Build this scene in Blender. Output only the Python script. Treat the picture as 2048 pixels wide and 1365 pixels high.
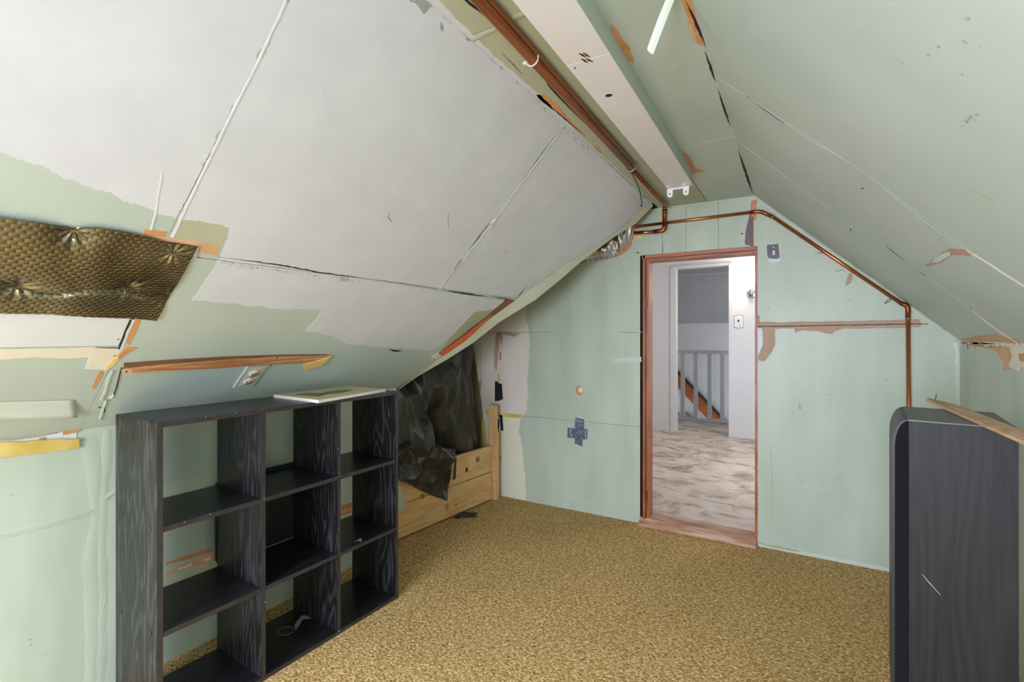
import bpy, bmesh, math, random
from mathutils import Vector, Matrix, noise

for o in list(bpy.data.objects):
    bpy.data.objects.remove(o, do_unlink=True)
SC = bpy.context.scene
COL = SC.collection
PI = math.pi

# ------------------------------------------------------------------ camera, light, exposure
YAW = math.atan(576 / 980.0)
FPX, YC, CH = 980.0, 670.0, 1.37
cam = bpy.data.objects.new('camera', bpy.data.cameras.new('camera'))
COL.objects.link(cam)
cam.location = (0, 0, CH)
cam.rotation_euler = (PI / 2, 0, YAW)
cam.data.sensor_width = 36
cam.data.lens = FPX / 2048 * 36
cam.data.shift_y = -(682.5 - YC) / 2048
cam.data.clip_start = 0.02
SC.camera = cam

w = bpy.data.worlds.new('world')
SC.world = w
w.use_nodes = True
w.node_tree.nodes['Background'].inputs[0].default_value = (0.80, 0.90, 1.0, 1)
w.node_tree.nodes['Background'].inputs[1].default_value = 1.0

SC.view_settings.view_transform = 'Standard'
SC.view_settings.look = 'None'
SC.view_settings.gamma = 1
SC.view_settings.use_curve_mapping = False
SC.view_settings.exposure = 0.17


def area(name, loc, rot, sx, sy, power, col=(1, 1, 1)):
    l = bpy.data.lights.new(name, 'AREA')
    l.shape = 'RECTANGLE'; l.size = sx; l.size_y = sy
    l.energy = power; l.color = col
    o = bpy.data.objects.new(name, l); COL.objects.link(o)
    o.location = loc; o.rotation_euler = rot
    return o


# daylight entering through the gable window behind the camera; the others are added fill lamps
area('window_daylight', (-0.52, -2.245, 1.20), (PI / 2, 0, 0), 1.16, 1.26, 104, (0.915, 0.98, 1.23))
rw_ = area('added_roof_fill', (0, 0, 0), (0, 0, 0), 0.72, 0.90, 104, (0.915, 0.98, 1.23))  # added fill lamp, brightens the near floor and the slopes
_n = Vector((1.255, 0, -1.41)).normalized()          # into the room, square to the left slope
rw_.location = Vector((-1.575, -0.72, 1.65)) + _n * 0.02
rw_.rotation_euler = _n.to_track_quat('-Z', 'Y').to_euler()
area('hall_fill', (0.42, 5.3, 1.35), (PI / 2, 0, PI / 2), 1.5, 1.5, 18, (1.0, 0.99, 0.98))  # added fill for the hall, from an unseen opening
area('landing_fill', (0.44, 8.7, 1.5), (PI / 2, 0, PI / 2), 0.7, 1.0, 11, (1.0, 0.99, 0.98))  # added lamp to brighten the landing, set before a solid wall


# ------------------------------------------------------------------ materials
def lin(c):
    c = c / 255.0
    return c / 12.92 if c <= 0.04045 else ((c + 0.055) / 1.055) ** 2.4


def rgb(r, g, b):
    return (lin(r), lin(g), lin(b), 1)


MATS = {}


def mk(name, cols, scale=(3, 3, 3), detail=4, rough=0.5, metal=0.0, bump=0.0, bscale=(40, 40, 40), distort=0.0,
       stops=None, spec=0.5, bdist=0.002, emit=None):
    m = bpy.data.materials.new(name)
    m.use_nodes = True
    nt = m.node_tree
    b = nt.nodes['Principled BSDF']
    b.inputs['Roughness'].default_value = rough
    b.inputs['Metallic'].default_value = metal
    b.inputs['Specular IOR Level'].default_value = spec
    tc = nt.nodes.new('ShaderNodeTexCoord')
    if len(cols) == 1:
        b.inputs['Base Color'].default_value = rgb(*cols[0])
    else:
        mp = nt.nodes.new('ShaderNodeMapping'); mp.inputs['Scale'].default_value = scale
        nz = nt.nodes.new('ShaderNodeTexNoise'); nz.inputs['Scale'].default_value = 1
        nz.inputs['Detail'].default_value = detail; nz.inputs['Distortion'].default_value = distort
        cr = nt.nodes.new('ShaderNodeValToRGB')
        st = stops or [0.3 + 0.4 * i / (len(cols) - 1) for i in range(len(cols))]
        el = cr.color_ramp.elements
        while len(el) < len(cols):
            el.new(0.5)
        for e, s, c in zip(el, st, cols):
            e.position = s; e.color = rgb(*c)
        nt.links.new(tc.outputs['Object'], mp.inputs[0]); nt.links.new(mp.outputs[0], nz.inputs['Vector'])
        nt.links.new(nz.outputs['Fac'], cr.inputs[0]); nt.links.new(cr.outputs[0], b.inputs['Base Color'])
    if bump:
        mp2 = nt.nodes.new('ShaderNodeMapping'); mp2.inputs['Scale'].default_value = bscale
        n2 = nt.nodes.new('ShaderNodeTexNoise'); n2.inputs['Scale'].default_value = 1; n2.inputs['Detail'].default_value = 3
        bp = nt.nodes.new('ShaderNodeBump'); bp.inputs['Strength'].default_value = bump; bp.inputs['Distance'].default_value = bdist
        nt.links.new(tc.outputs['Object'], mp2.inputs[0]); nt.links.new(mp2.outputs[0], n2.inputs['Vector'])
        nt.links.new(n2.outputs['Fac'], bp.inputs['Height']); nt.links.new(bp.outputs[0], b.inputs['Normal'])
    if emit:
        b.inputs['Emission Color'].default_value = rgb(*emit[:3]); b.inputs['Emission Strength'].default_value = emit[3]
    MATS[name] = m
    return m


def mk_grain(name, dark, light, axis='z', scale=1.0, rough=0.35, bump=0.15, contrast=(0.45, 0.62), spec=0.5):
    """wood grain: stretched noise bands bent round cathedral figures"""
    m = bpy.data.materials.new(name); m.use_nodes = True
    nt = m.node_tree; b = nt.nodes['Principled BSDF']
    b.inputs['Roughness'].default_value = rough
    b.inputs['Specular IOR Level'].default_value = spec
    tc = nt.nodes.new('ShaderNodeTexCoord')
    mp = nt.nodes.new('ShaderNodeMapping')
    s = [150 * scale] * 3; s['xyz'.index(axis)] = 3.5 * scale
    mp.inputs['Scale'].default_value = s
    big = nt.nodes.new('ShaderNodeMapping')
    s2 = [7.0 * scale] * 3; s2['xyz'.index(axis)] = 1.1 * scale
    big.inputs['Scale'].default_value = s2
    nb = nt.nodes.new('ShaderNodeTexNoise'); nb.inputs['Scale'].default_value = 1; nb.inputs['Detail'].default_value = 1
    mul = nt.nodes.new('ShaderNodeMath'); mul.operation = 'MULTIPLY'; mul.inputs[1].default_value = 70
    sn = nt.nodes.new('ShaderNodeMath'); sn.operation = 'SINE'
    nf = nt.nodes.new('ShaderNodeTexNoise'); nf.inputs['Scale'].default_value = 1; nf.inputs['Detail'].default_value = 4
    ad = nt.nodes.new('ShaderNodeMath'); ad.operation = 'MULTIPLY_ADD'; ad.inputs[1].default_value = 0.13
    cr = nt.nodes.new('ShaderNodeValToRGB')
    cr.color_ramp.elements[0].position = contrast[0]; cr.color_ramp.elements[0].color = rgb(*dark)
    cr.color_ramp.elements[1].position = contrast[1]; cr.color_ramp.elements[1].color = rgb(*light)
    L = nt.links.new
    L(tc.outputs['Object'], mp.inputs[0]); L(tc.outputs['Object'], big.inputs[0])
    L(big.outputs[0], nb.inputs['Vector']); L(nb.outputs['Fac'], mul.inputs[0]); L(mul.outputs[0], sn.inputs[0])
    L(mp.outputs[0], nf.inputs['Vector']); L(sn.outputs[0], ad.inputs[0]); L(nf.outputs['Fac'], ad.inputs[2])
    L(ad.outputs[0], cr.inputs[0]); L(cr.outputs[0], b.inputs['Base Color'])
    bp = nt.nodes.new('ShaderNodeBump'); bp.inputs['Strength'].default_value = bump; bp.inputs['Distance'].default_value = 0.001
    L(ad.outputs[0], bp.inputs['Height']); L(bp.outputs[0], b.inputs['Normal'])
    MATS[name] = m
    return m


GREEN = mk('green_paint', [(180, 193, 183), (186, 198, 188), (191, 202, 193)], (2.2, 2.2, 2.2), 5, 0.42, bump=0.12, bscale=(14, 14, 14), bdist=0.006)
GREEN_W = mk('green_wall_paint', [(178, 191, 171), (187, 199, 181), (194, 205, 188)], (6, 6, 1.6), 6, 0.40, bump=0.12, bscale=(16, 16, 8), bdist=0.005)
CREAMG = mk('cream_green_paint', [(176, 180, 152), (186, 188, 163)], (3, 3, 3), 4, 0.45, bump=0.12, bscale=(14, 14, 14), bdist=0.006)
OLIVEG = mk('olive_green_paint', [(160, 166, 132), (172, 176, 142)], (3, 3, 3), 4, 0.5)
PALEG = mk('pale_green_tape', [(198, 208, 193), (205, 213, 199)], (8, 8, 8), 4, 0.5)
WHITE = mk('white_primer', [(205, 208, 214), (209, 212, 218), (213, 216, 221)], (7, 7, 7), 8, 0.5, bump=0.08, bscale=(30, 30, 30), bdist=0.002)
SMUDGE = mk('grey_smudge', [(120, 122, 124), (190, 190, 192)], (60, 60, 60), 6, 0.6)
GREYP = mk('bare_grey_board', [(150, 152, 153), (172, 173, 174)], (30, 30, 30), 5, 0.6)
BOARDW = mk('white_board', [(214, 219, 222), (222, 226, 228)], (5, 5, 5), 4, 0.5)
BOARDC = mk('cream_board', [(222, 214, 190), (232, 226, 208)], (9, 9, 9), 5, 0.55)
PINKW = mk('bare_wall_board', [(220, 205, 196), (226, 217, 205), (219, 215, 196)], (3, 3, 1.2), 4, 0.6)
CREAMW = mk('cream_wall_board', [(224, 226, 200), (231, 230, 208)], (3, 3, 1.2), 4, 0.6)
TAN = mk('tan_paper', [(176, 148, 128), (190, 162, 141)], (14, 14, 14), 5, 0.7)
PEACH = mk('peach_paper', [(205, 160, 118), (220, 182, 146)], (14, 14, 14), 5, 0.7)
ORANGEP = mk('orange_paper', [(196, 134, 82), (216, 160, 108)], (18, 18, 18), 5, 0.65)
ORANGEB = mk('bright_orange_wood', [(238, 108, 40), (226, 92, 30)], (10, 10, 10), 3, 0.5)
BROWNW = mk('dark_brown_wood', [(112, 80, 52), (140, 100, 66)], (60, 6, 60), 4, 0.6)
LATH = mk('lath_wood', [(150, 94, 54), (196, 136, 88), (222, 184, 142)], (60, 4, 60), 6, 0.55)
YELLOW = mk('yellow_foam', [(196, 166, 74), (214, 186, 98), (226, 204, 128)], (12, 12, 12), 6, 0.7, bump=0.3, bscale=(60, 60, 60))
YPAPER = mk('yellow_paper', [(232, 194, 108), (240, 208, 132)], (10, 10, 10), 3, 0.6)
DARK = mk('dark_gap', [(36, 30, 26)], rough=0.9)
DKBACK = mk('dark_backing', [(70, 60, 46), (52, 44, 34)], (6, 6, 6), 4, 0.9)
CRACK = mk('crack_shadow_gap', [(40, 40, 38)], rough=0.9)
PINE = mk_grain('pine', (212, 168, 108), (232, 194, 138), 'y', 0.7, 0.5, 0.05, (0.30, 0.72))
PINEV = mk_grain('pine_upright', (210, 164, 110), (230, 188, 136), 'z', 0.8, 0.5, 0.05, (0.30, 0.72))
KNOT = mk('pine_knot', [(140, 92, 50), (164, 112, 66)], (80, 80, 80), 3, 0.6)
JAMB = mk_grain('stained_jamb_wood', (152, 80, 38), (186, 110, 58), 'z', 1.0, 0.4, 0.1, (0.35, 0.65))
HEADW = mk_grain('stained_head_wood', (150, 84, 56), (184, 116, 82), 'x', 1.0, 0.4, 0.1, (0.35, 0.65))
SILLW = mk('worn_threshold_wood', [(150, 98, 70), (190, 146, 118), (214, 190, 170)], (4, 30, 30), 6, 0.5)
COPPER = mk('copper', [(176, 108, 64), (206, 138, 88)], (3, 3, 3), 5, 0.28, 0.95)
COPPERD = mk('tarnished_copper', [(118, 62, 30), (150, 84, 44), (172, 100, 58)], (22, 22, 22), 5, 0.34, 0.85)
SLEEVE = mk('brown_pipe_sleeve', [(104, 56, 28), (138, 78, 40), (166, 98, 56)], (70, 1.5, 70), 4, 0.35, 0.2)
STEEL = mk('zinc_steel', [(150, 152, 152), (190, 190, 188)], (20, 20, 20), 3, 0.35, 0.8)
CABLE = mk('black_cable', [(30, 28, 26)], rough=0.45)
TIE = mk('white_nylon', [(226, 214, 196)], rough=0.4)
FIXW = mk('fixture_white', [(226, 225, 228), (229, 222, 221), (228, 229, 233)], (7, 2, 7), 3, 0.35)
PLASTW = mk('white_plastic', [(235, 236, 236)], rough=0.3)
BLACKW = mk_grain('black_woodgrain', (22, 21, 22), (64, 63, 65), 'z', 1.3, 0.38, 0.15, (0.52, 0.72))
BLACKH = mk_grain('black_woodgrain_flat', (24, 24, 27), (46, 46, 50), 'y', 1.5, 0.34, 0.12, (0.50, 0.78))
BLACKE = mk('black_edge_band', [(46, 42, 42), (58, 53, 52)], (20, 20, 20), 3, 0.4)
BACKB = mk('black_back_board', [(26, 26, 27), (32, 32, 34)], (9, 9, 9), 3, 0.5)
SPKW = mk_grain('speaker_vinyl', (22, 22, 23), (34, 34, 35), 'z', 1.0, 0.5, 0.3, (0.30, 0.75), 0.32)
SPKT_LIT = mk_grain('speaker_vinyl_lit_top', (78, 78, 79), (98, 98, 98), 'x', 1.0, 0.4, 0.2, (0.36, 0.66))  # cabinet vinyl made paler on top, the light there put into the colour
SPKB = mk('speaker_baffle_plastic', [(30, 31, 35), (36, 37, 41)], (10, 10, 10), 3, 0.45)
SPKG = mk('speaker_grille_cloth', [(15, 15, 18), (19, 19, 22)], (300, 300, 300), 2, 0.85, spec=0.15)
SCRATCH = mk('scratch_pale', [(150, 150, 152)], rough=0.5)
PLASTIC = mk('black_poly_sheet', [(50, 49, 42), (56, 54, 46)], (3, 3, 3), 3, 0.33, spec=0.6)
TAPEK = mk('black_tape', [(30, 30, 33), (42, 42, 45)], (50, 50, 50), 3, 0.4)
DUCT = mk('blue_grey_tape', [(70, 80, 92), (96, 108, 122), (128, 140, 154)], (45, 45, 45), 5, 0.35)
FLECK = mk('pale_fleck', [(196, 204, 212)], rough=0.5)
FOIL = mk('crumpled_foil', [(225, 225, 225), (200, 198, 192)], (8, 8, 8), 3, 0.24, 0.85, bump=0.5, bscale=(60, 60, 60), bdist=0.006)
BUBBLE = mk('bronze_foil', [(146, 139, 118), (122, 116, 96), (158, 151, 130)], (5, 5, 5), 3, 0.30, 0.95)
BUBBLEB = mk('foil_white_back', [(196, 198, 196)], rough=0.4)
SILVER = mk('bright_foil', [(216, 216, 218)], rough=0.2, metal=1.0)
IVORY = mk('ivory_plastic', [(214, 200, 170), (222, 210, 184)], (30, 30, 30), 3, 0.4)
PLUM = mk('plum_switch_plate', [(70, 66, 78), (86, 80, 92)], (20, 20, 20), 3, 0.35)
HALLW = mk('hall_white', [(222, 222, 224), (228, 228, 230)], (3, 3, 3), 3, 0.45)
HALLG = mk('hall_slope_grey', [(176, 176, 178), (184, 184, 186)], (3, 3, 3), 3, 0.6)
RAILG = mk('banister_grey', [(206, 207, 208)], rough=0.4)
STRB = mk_grain('stringer_brown', (170, 92, 38), (190, 108, 50), 'x', 1.0, 0.35, 0.05)
STRD = mk('handrail_dark', [(54, 38, 32)], rough=0.4)
TREAD = mk('stair_tread_grey', [(120, 124, 124)], rough=0.8)
RISER = mk('stair_riser_brown', [(150, 112, 92)], rough=0.7)
COVER = mk('magazine_cover', [(206, 202, 150), (196, 190, 140), (214, 206, 168)], (5, 5, 5), 3, 0.35)
PAGE = mk('page_edges', [(232, 226, 222), (222, 212, 206)], (4, 4, 160), 3, 0.7)
INK = mk('print_dark_olive', [(104, 98, 72)], rough=0.4)
BULB = mk('lit_bulb', [(255, 240, 215)], emit=(255, 232, 196, 14))
CHROME = mk('chrome', [(220, 220, 222)], rough=0.12, metal=1.0)
GLASSY = mk('frosted_white', [(238, 238, 238)], rough=0.2)
DEBRIS = mk('black_debris', [(26, 25, 24), (44, 42, 38)], (60, 60, 60), 3, 0.45)
STRIPW = mk_grain('raw_strip_wood', (176, 142, 104), (206, 172, 132), 'y', 1.2, 0.55, 0.1, (0.35, 0.65))
FRAMEW = mk('window_frame_white', [(225, 225, 222)], rough=0.4)


def carpet_mat():
    m = bpy.data.materials.new('carpet_speckle'); m.use_nodes = True
    nt = m.node_tree; b = nt.nodes['Principled BSDF']; b.inputs['Roughness'].default_value = 0.95
    b.inputs['Specular IOR Level'].default_value = 0.1
    tc = nt.nodes.new('ShaderNodeTexCoord')
    mp = nt.nodes.new('ShaderNodeMapping'); mp.inputs['Scale'].default_value = (70, 120, 100); mp.inputs['Rotation'].default_value = (0, 0, 0.5)
    n1 = nt.nodes.new('ShaderNodeTexNoise'); n1.inputs['Scale'].default_value = 1; n1.inputs['Detail'].default_value = 6; n1.inputs['Roughness'].default_value = 0.72; n1.inputs['Distortion'].default_value = 0.8
    cr = nt.nodes.new('ShaderNodeValToRGB')
    el = cr.color_ramp.elements
    while len(el) < 5:
        el.new(0.5)
    for e, (p, c) in zip(el, [(0.30, (104, 70, 22)), (0.42, (146, 110, 48)), (0.50, (188, 152, 90)), (0.58, (226, 198, 148)), (0.68, (252, 236, 206))]):
        e.position = p; e.color = rgb(*c)
    big = nt.nodes.new('ShaderNodeTexNoise'); big.inputs['Scale'].default_value = 2.5; big.inputs['Detail'].default_value = 3
    br = nt.nodes.new('ShaderNodeMapRange'); br.inputs[3].default_value = 0.86; br.inputs[4].default_value = 1.1
    mx = nt.nodes.new('ShaderNodeMixRGB'); mx.blend_type = 'MULTIPLY'; mx.inputs[0].default_value = 1
    bp = nt.nodes.new('ShaderNodeBump'); bp.inputs['Strength'].default_value = 0.5; bp.inputs['Distance'].default_value = 0.004
    L = nt.links.new
    L(tc.outputs['Object'], mp.inputs[0]); L(mp.outputs[0], n1.inputs['Vector']); L(n1.outputs['Fac'], cr.inputs[0])
    L(tc.outputs['Object'], big.inputs['Vector']); L(big.outputs['Fac'], br.inputs[0])
    L(cr.outputs[0], mx.inputs[1]); L(br.outputs[0], mx.inputs[2]); L(mx.outputs[0], b.inputs['Base Color'])
    L(n1.outputs['Fac'], bp.inputs['Height']); L(bp.outputs[0], b.inputs['Normal'])
    return m


CARPET = carpet_mat()


def ply_mat():
    m = bpy.data.materials.new('whitewashed_ply'); m.use_nodes = True
    nt = m.node_tree; b = nt.nodes['Principled BSDF']; b.inputs['Roughness'].default_value = 0.5
    tc = nt.nodes.new('ShaderNodeTexCoord')
    mp = nt.nodes.new('ShaderNodeMapping'); mp.inputs['Scale'].default_value = (3.6, 4.6, 4)
    n1 = nt.nodes.new('ShaderNodeTexNoise'); n1.inputs['Scale'].default_value = 1; n1.inputs['Detail'].default_value = 9
    n1.inputs['Roughness'].default_value = 0.68; n1.inputs['Distortion'].default_value = 0.9
    cr = nt.nodes.new('ShaderNodeValToRGB'); el = cr.color_ramp.elements
    while len(el) < 4:
        el.new(0.5)
    for e, (p, c) in zip(el, [(0.28, (118, 94, 76)), (0.41, (178, 156, 138)), (0.50, (214, 198, 183)), (0.66, (232, 220, 210))]):
        e.position = p; e.color = rgb(*c)
    L = nt.links.new
    L(tc.outputs['Object'], mp.inputs[0]); L(mp.outputs[0], n1.inputs['Vector']); L(n1.outputs['Fac'], cr.inputs[0]); L(cr.outputs[0], b.inputs['Base Color'])
    return m


PLY = ply_mat()


# ------------------------------------------------------------------ mesh helpers
def world_loc(o):
    v = Vector((0, 0, 0))
    while o is not None:
        v += o.location; o = o.parent
    return v


def mesh(name, verts, faces, mat, parent=None, smooth=False):
    """verts are in world metres; the object sits at its parent's base"""
    base = world_loc(parent) if parent else Vector((0, 0, 0))
    me = bpy.data.meshes.new(name)
    me.from_pydata([tuple(Vector(v) - base) for v in verts], [], faces)
    me.materials.append(mat)
    bm = bmesh.new(); bm.from_mesh(me)
    bmesh.ops.recalc_face_normals(bm, faces=bm.faces)
    bm.to_mesh(me); bm.free()
    if smooth:
        for p in me.polygons:
            p.use_smooth = True
    o = bpy.data.objects.new(name, me); COL.objects.link(o)
    if parent:
        o.parent = parent
    return o


def empty(name, loc=(0, 0, 0)):
    o = bpy.data.objects.new(name, None); COL.objects.link(o)
    o.location = loc; o.empty_display_size = 0.05
    return o


def tag(o, label, cat, group=None):
    o['label'] = label; o['category'] = cat
    if group:
        o['group'] = group
    return o


def struct(o):
    o['kind'] = 'structure'
    return o


def thing(name, loc, label, cat, group=None):
    return tag(empty(name, loc), label, cat, group)


BF = [(0, 1, 3, 2), (4, 6, 7, 5), (0, 4, 5, 1), (2, 3, 7, 6), (0, 2, 6, 4), (1, 5, 7, 3)]


def box(name, x0, x1, y0, y1, z0, z1, mat, parent=None, bev=0.0, xf=None):
    v = [Vector((x, y, z)) for x in (x0, x1) for y in (y0, y1) for z in (z0, z1)]
    if bev:
        bm = bmesh.new()
        bv = [bm.verts.new(p) for p in v]
        for f in BF:
            bm.faces.new([bv[i] for i in f])
        bmesh.ops.bevel(bm, geom=bm.edges[:], offset=bev, segments=2, affect='EDGES')
        v = [p.co.copy() for p in bm.verts]
        bm.verts.index_update()
        fs = [[q.index for q in f.verts] for f in bm.faces]
        bm.free()
    else:
        fs = BF
    if xf:
        v = [xf(p) for p in v]
    return mesh(name, v, fs, mat, parent)


def arc_path(pts, r, n=6):
    """round the corners of a polyline"""
    pts = [Vector(p) for p in pts]
    out = [pts[0]]
    for a, b, c in zip(pts, pts[1:], pts[2:]):
        d1 = (a - b); d2 = (c - b)
        rr = min(r, d1.length * 0.45, d2.length * 0.45)
        p1 = b + d1.normalized() * rr; p2 = b + d2.normalized() * rr
        for i in range(n + 1):
            t = i / n
            out.append(p1 * (1 - t) ** 2 + b * 2 * t * (1 - t) + p2 * t * t)
    out.append(pts[-1])
    return out


def tube(name, path, rad, mat, parent=None, seg=12, radfn=None):
    path = [Vector(p) for p in path]
    n = len(path); verts = []; faces = []
    t0 = (path[1] - path[0]).normalized()
    up = Vector((0, 0, 1)) if abs(t0.z) < 0.9 else Vector((1, 0, 0))
    nrm = t0.cross(up).normalized()
    for i, p in enumerate(path):
        t = (path[min(i + 1, n - 1)] - path[max(i - 1, 0)]).normalized()
        nrm = (nrm - t * nrm.dot(t)).normalized()
        bn = t.cross(nrm)
        r = rad if radfn is None else radfn(i)
        for k in range(seg):
            a = 2 * PI * k / seg
            verts.append(p + nrm * (math.cos(a) * r) + bn * (math.sin(a) * r))
    for i in range(n - 1):
        for k in range(seg):
            k2 = (k + 1) % seg
            faces.append((i * seg + k, i * seg + k2, (i + 1) * seg + k2, (i + 1) * seg + k))
    faces.append(tuple(range(seg))); faces.append(tuple((n - 1) * seg + k for k in range(seg)))
    return mesh(name, verts, faces, mat, parent, True)


def disc(name, c, nrm, r, th, mat, parent=None, seg=20, r2=None):
    c = Vector(c); nrm = Vector(nrm).normalized()
    return tube(name, [c, c + nrm * th], r, mat, parent, seg) if r2 is None else \
        tube(name, [c, c + nrm * th], r, mat, parent, seg, lambda i: (r, r2)[i])


# ------------------------------------------------------------------ room planes
F2 = Vector((-math.sin(YAW), math.cos(YAW), 0)); R2 = Vector((math.cos(YAW), math.sin(YAW), 0))


def sight(u, v):
    return F2 + R2 * ((u - 1024) / FPX) + Vector((0, 0, (YC - v) / FPX))


class Plane:
    def __init__(s, O, A, B, N):
        s.O, s.A, s.B, s.N = Vector(O), Vector(A).normalized(), Vector(B).normalized(), Vector(N).normalized()

    def P(s, a, b, off=0.0):
        return s.O + s.A * a + s.B * b + s.N * off

    def pix(s, u, v):
        d = sight(u, v); o = Vector((0, 0, CH))
        t = (s.O - o).dot(s.N) / d.dot(s.N)
        q = o + d * t - s.O
        return (q.dot(s.A), q.dot(s.B))

    def pts(s, L):
        return [s.pix(u, v) for u, v in L]


YE, XL, XR, ZC = 3.54, -2.28, 0.755, 2.275
XC0, XC1, ZK0, ZK1 = -0.87, -0.255, 1.02, 1.337      # crease x left/right, knee-wall tops
END = Plane((0, YE, 0), (1, 0, 0), (0, 0, 1), (0, -1, 0))
LV = Vector((XC0 - XL, 0, ZC - ZK0)); LLEN = LV.length
LS = Plane((XL, 0, ZK0), (0, 1, 0), LV, (LV.z, 0, -LV.x))
RV = Vector((XC1 - XR, 0, ZC - ZK1)); RLEN = RV.length
RS = Plane((XR, 0, ZK1), (0, 1, 0), RV, (-RV.z, 0, RV.x))
FLAT = Plane((0, 0, ZC), (1, 0, 0), (0, 1, 0), (0, 0, -1))
KW = Plane((XL, 0, 0), (0, 1, 0), (0, 0, 1), (1, 0, 0))
RW = Plane((XR, 0, 0), (0, 1, 0), (0, 0, 1), (-1, 0, 0))
FLOOR = Plane((0, 0, 0), (1, 0, 0), (0, 1, 0), (0, 0, 1))
YN = -2.2


def ragged(pts, jag, step, seed, closed=True):
    rnd = random.Random(seed)
    out = []
    n = len(pts)
    for i in range(n if closed else n - 1):
        a = pts[i]; b = pts[(i + 1) % n]
        d = math.hypot(b[0] - a[0], b[1] - a[1])
        k = max(1, min(160, int(d / step)))
        nx, ny = (-(b[1] - a[1]) / d, (b[0] - a[0]) / d) if d > 1e-9 else (0, 0)
        for j in range(k):
            t = j / k
            px, py = a[0] + (b[0] - a[0]) * t, a[1] + (b[1] - a[1]) * t
            o = noise.noise(Vector((px * 23, py * 23, seed))) * jag * 1.3 + rnd.uniform(-1, 1) * jag * 0.45
            out.append((px + nx * o, py + ny * o))
    if not closed:
        out.append(pts[-1])
    return out


def clip(poly, a0, a1, b0, b1):
    def cut(P, inside, inter):
        out = []
        for i in range(len(P)):
            c, p = P[i], P[i - 1]
            if inside(c):
                if not inside(p):
                    out.append(inter(p, c))
                out.append(c)
            elif inside(p):
                out.append(inter(p, c))
        return out

    def ix(v):
        return lambda p, c: (v, p[1] + (c[1] - p[1]) * (v - p[0]) / (c[0] - p[0]))

    def iy(v):
        return lambda p, c: (p[0] + (c[0] - p[0]) * (v - p[1]) / (c[1] - p[1]), v)
    for ins, it in ((lambda p: p[0] >= a0, ix(a0)), (lambda p: p[0] <= a1, ix(a1)), (lambda p: p[1] >= b0, iy(b0)), (lambda p: p[1] <= b1, iy(b1))):
        poly = cut(poly, ins, it)
        if not poly:
            return poly
    return poly


SEED = [10]


def slab(name, pl, poly, mat, parent, top=0.0, bottom=-0.012):
    """a flat piece with real thickness lying on a room plane"""
    n = len(poly)
    v = [pl.P(a, b, top) for a, b in poly] + [pl.P(a, b, bottom) for a, b in poly]
    f = [tuple(range(n)), tuple(range(2 * n - 1, n - 1, -1))] + [(i, (i + 1) % n, n + (i + 1) % n, n + i) for i in range(n)]
    return mesh(name, v, f, mat, parent)


def patch(name, pl, pts, mat, parent, off=0.0008, jag=0.004, step=0.012, bottom=-0.0004, box_=None, px=True):
    SEED[0] += 1
    if px:
        pts = pl.pts(pts)
    q = ragged(pts, jag, step, SEED[0]) if jag else list(pts)
    if box_:
        q = clip(q, *box_)
    return slab(name, pl, q, mat, parent, off, bottom)


def ribbon(name, pl, pts, width, mat, parent, h=0.002, jag=0.002, step=0.02, off=0.0, px=True, taper=False):
    """a low ridge (taped seam, crack edge) following a polyline on a plane"""
    SEED[0] += 1
    if px:
        pts = pl.pts(pts)
    q = ragged(pts, jag, step, SEED[0], False)
    v = []; f = []
    n = len(q)
    rnd = random.Random(SEED[0])
    for i, (a, b) in enumerate(q):
        a0, b0 = q[max(0, i - 1)]; a1, b1 = q[min(n - 1, i + 1)]
        d = math.hypot(a1 - a0, b1 - b0) or 1
        nx, ny = -(b1 - b0) / d, (a1 - a0) / d
        ww = width * 0.5 * rnd.uniform(0.75, 1.2)
        if taper:
            ww *= max(0.08, math.sin(PI * (i + 0.3) / (n - 0.4)))
        v += [pl.P(a - nx * ww, b - ny * ww, off), pl.P(a, b, off + h), pl.P(a + nx * ww, b + ny * ww, off)]
    for i in range(n - 1):
        for k in range(2):
            f.append((i * 3 + k, i * 3 + k + 1, i * 3 + k + 4, i * 3 + k + 3))
    return mesh(name, v, f, mat, parent, True)


def crack(pl, pts, width, parent, mat=None, **k):
    return ribbon('crack', pl, pts, width, mat or CRACK, parent, h=0.0012, off=0.0004, jag=k.pop('jag', 0.0015), step=0.015, taper=True, **k)


def spots(pl, parent, centres, r, mat, off=0.0011, px=True, name='stain'):
    v = []; f = []
    rnd = random.Random(len(centres) * 7 + SEED[0])
    for c in centres:
        a, b = pl.pix(*c) if px else c
        rr = r * rnd.uniform(0.5, 1.3); b0 = len(v)
        for k in range(7):
            t = 2 * PI * k / 7; q = rr * rnd.uniform(0.6, 1.2)
            v.append(pl.P(a + q * math.cos(t), b + q * math.sin(t) * 0.8, off))
        f.append(tuple(range(b0, b0 + 7)))
    o = mesh(name, v, f, mat, parent); o['kind'] = 'stuff'
    return o


# ================================================================== STRUCTURE
# ---- floor
struct(box('floor', -2.75, 0.85, YN - 0.02, YE + 0.02, -0.06, 0.0, CARPET))

# ---- left sloped ceiling
EDGE_PX = [(1302, 409), (1263, 440), (1212, 477), (1141, 522), (1094, 555), (1040, 593), (977, 640), (930, 682), (880, 716), (790, 781)]
EDGE = LS.pts(EDGE_PX)
EDGE[0] = (min(EDGE[0][0], 3.50), LLEN)
EDGE[-1] = (EDGE[-1][0], 0.0)


def edge_y(s):
    for (y1, s1), (y0, s0) in zip(EDGE, EDGE[1:]):
        if s0 <= s <= s1:
            return y0 + (y1 - y0) * (s - s0) / (s1 - s0)
    return EDGE[0][0] if s > EDGE[0][1] else EDGE[-1][0]


def edge_between(sa, sb, inset=0.0):
    out = [(edge_y(sa) - inset, sa)]
    out += [(y - inset, s) for y, s in reversed(EDGE) if sa + 1e-4 < s < sb - 1e-4]
    out.append((edge_y(sb) - inset, sb))
    return out


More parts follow.
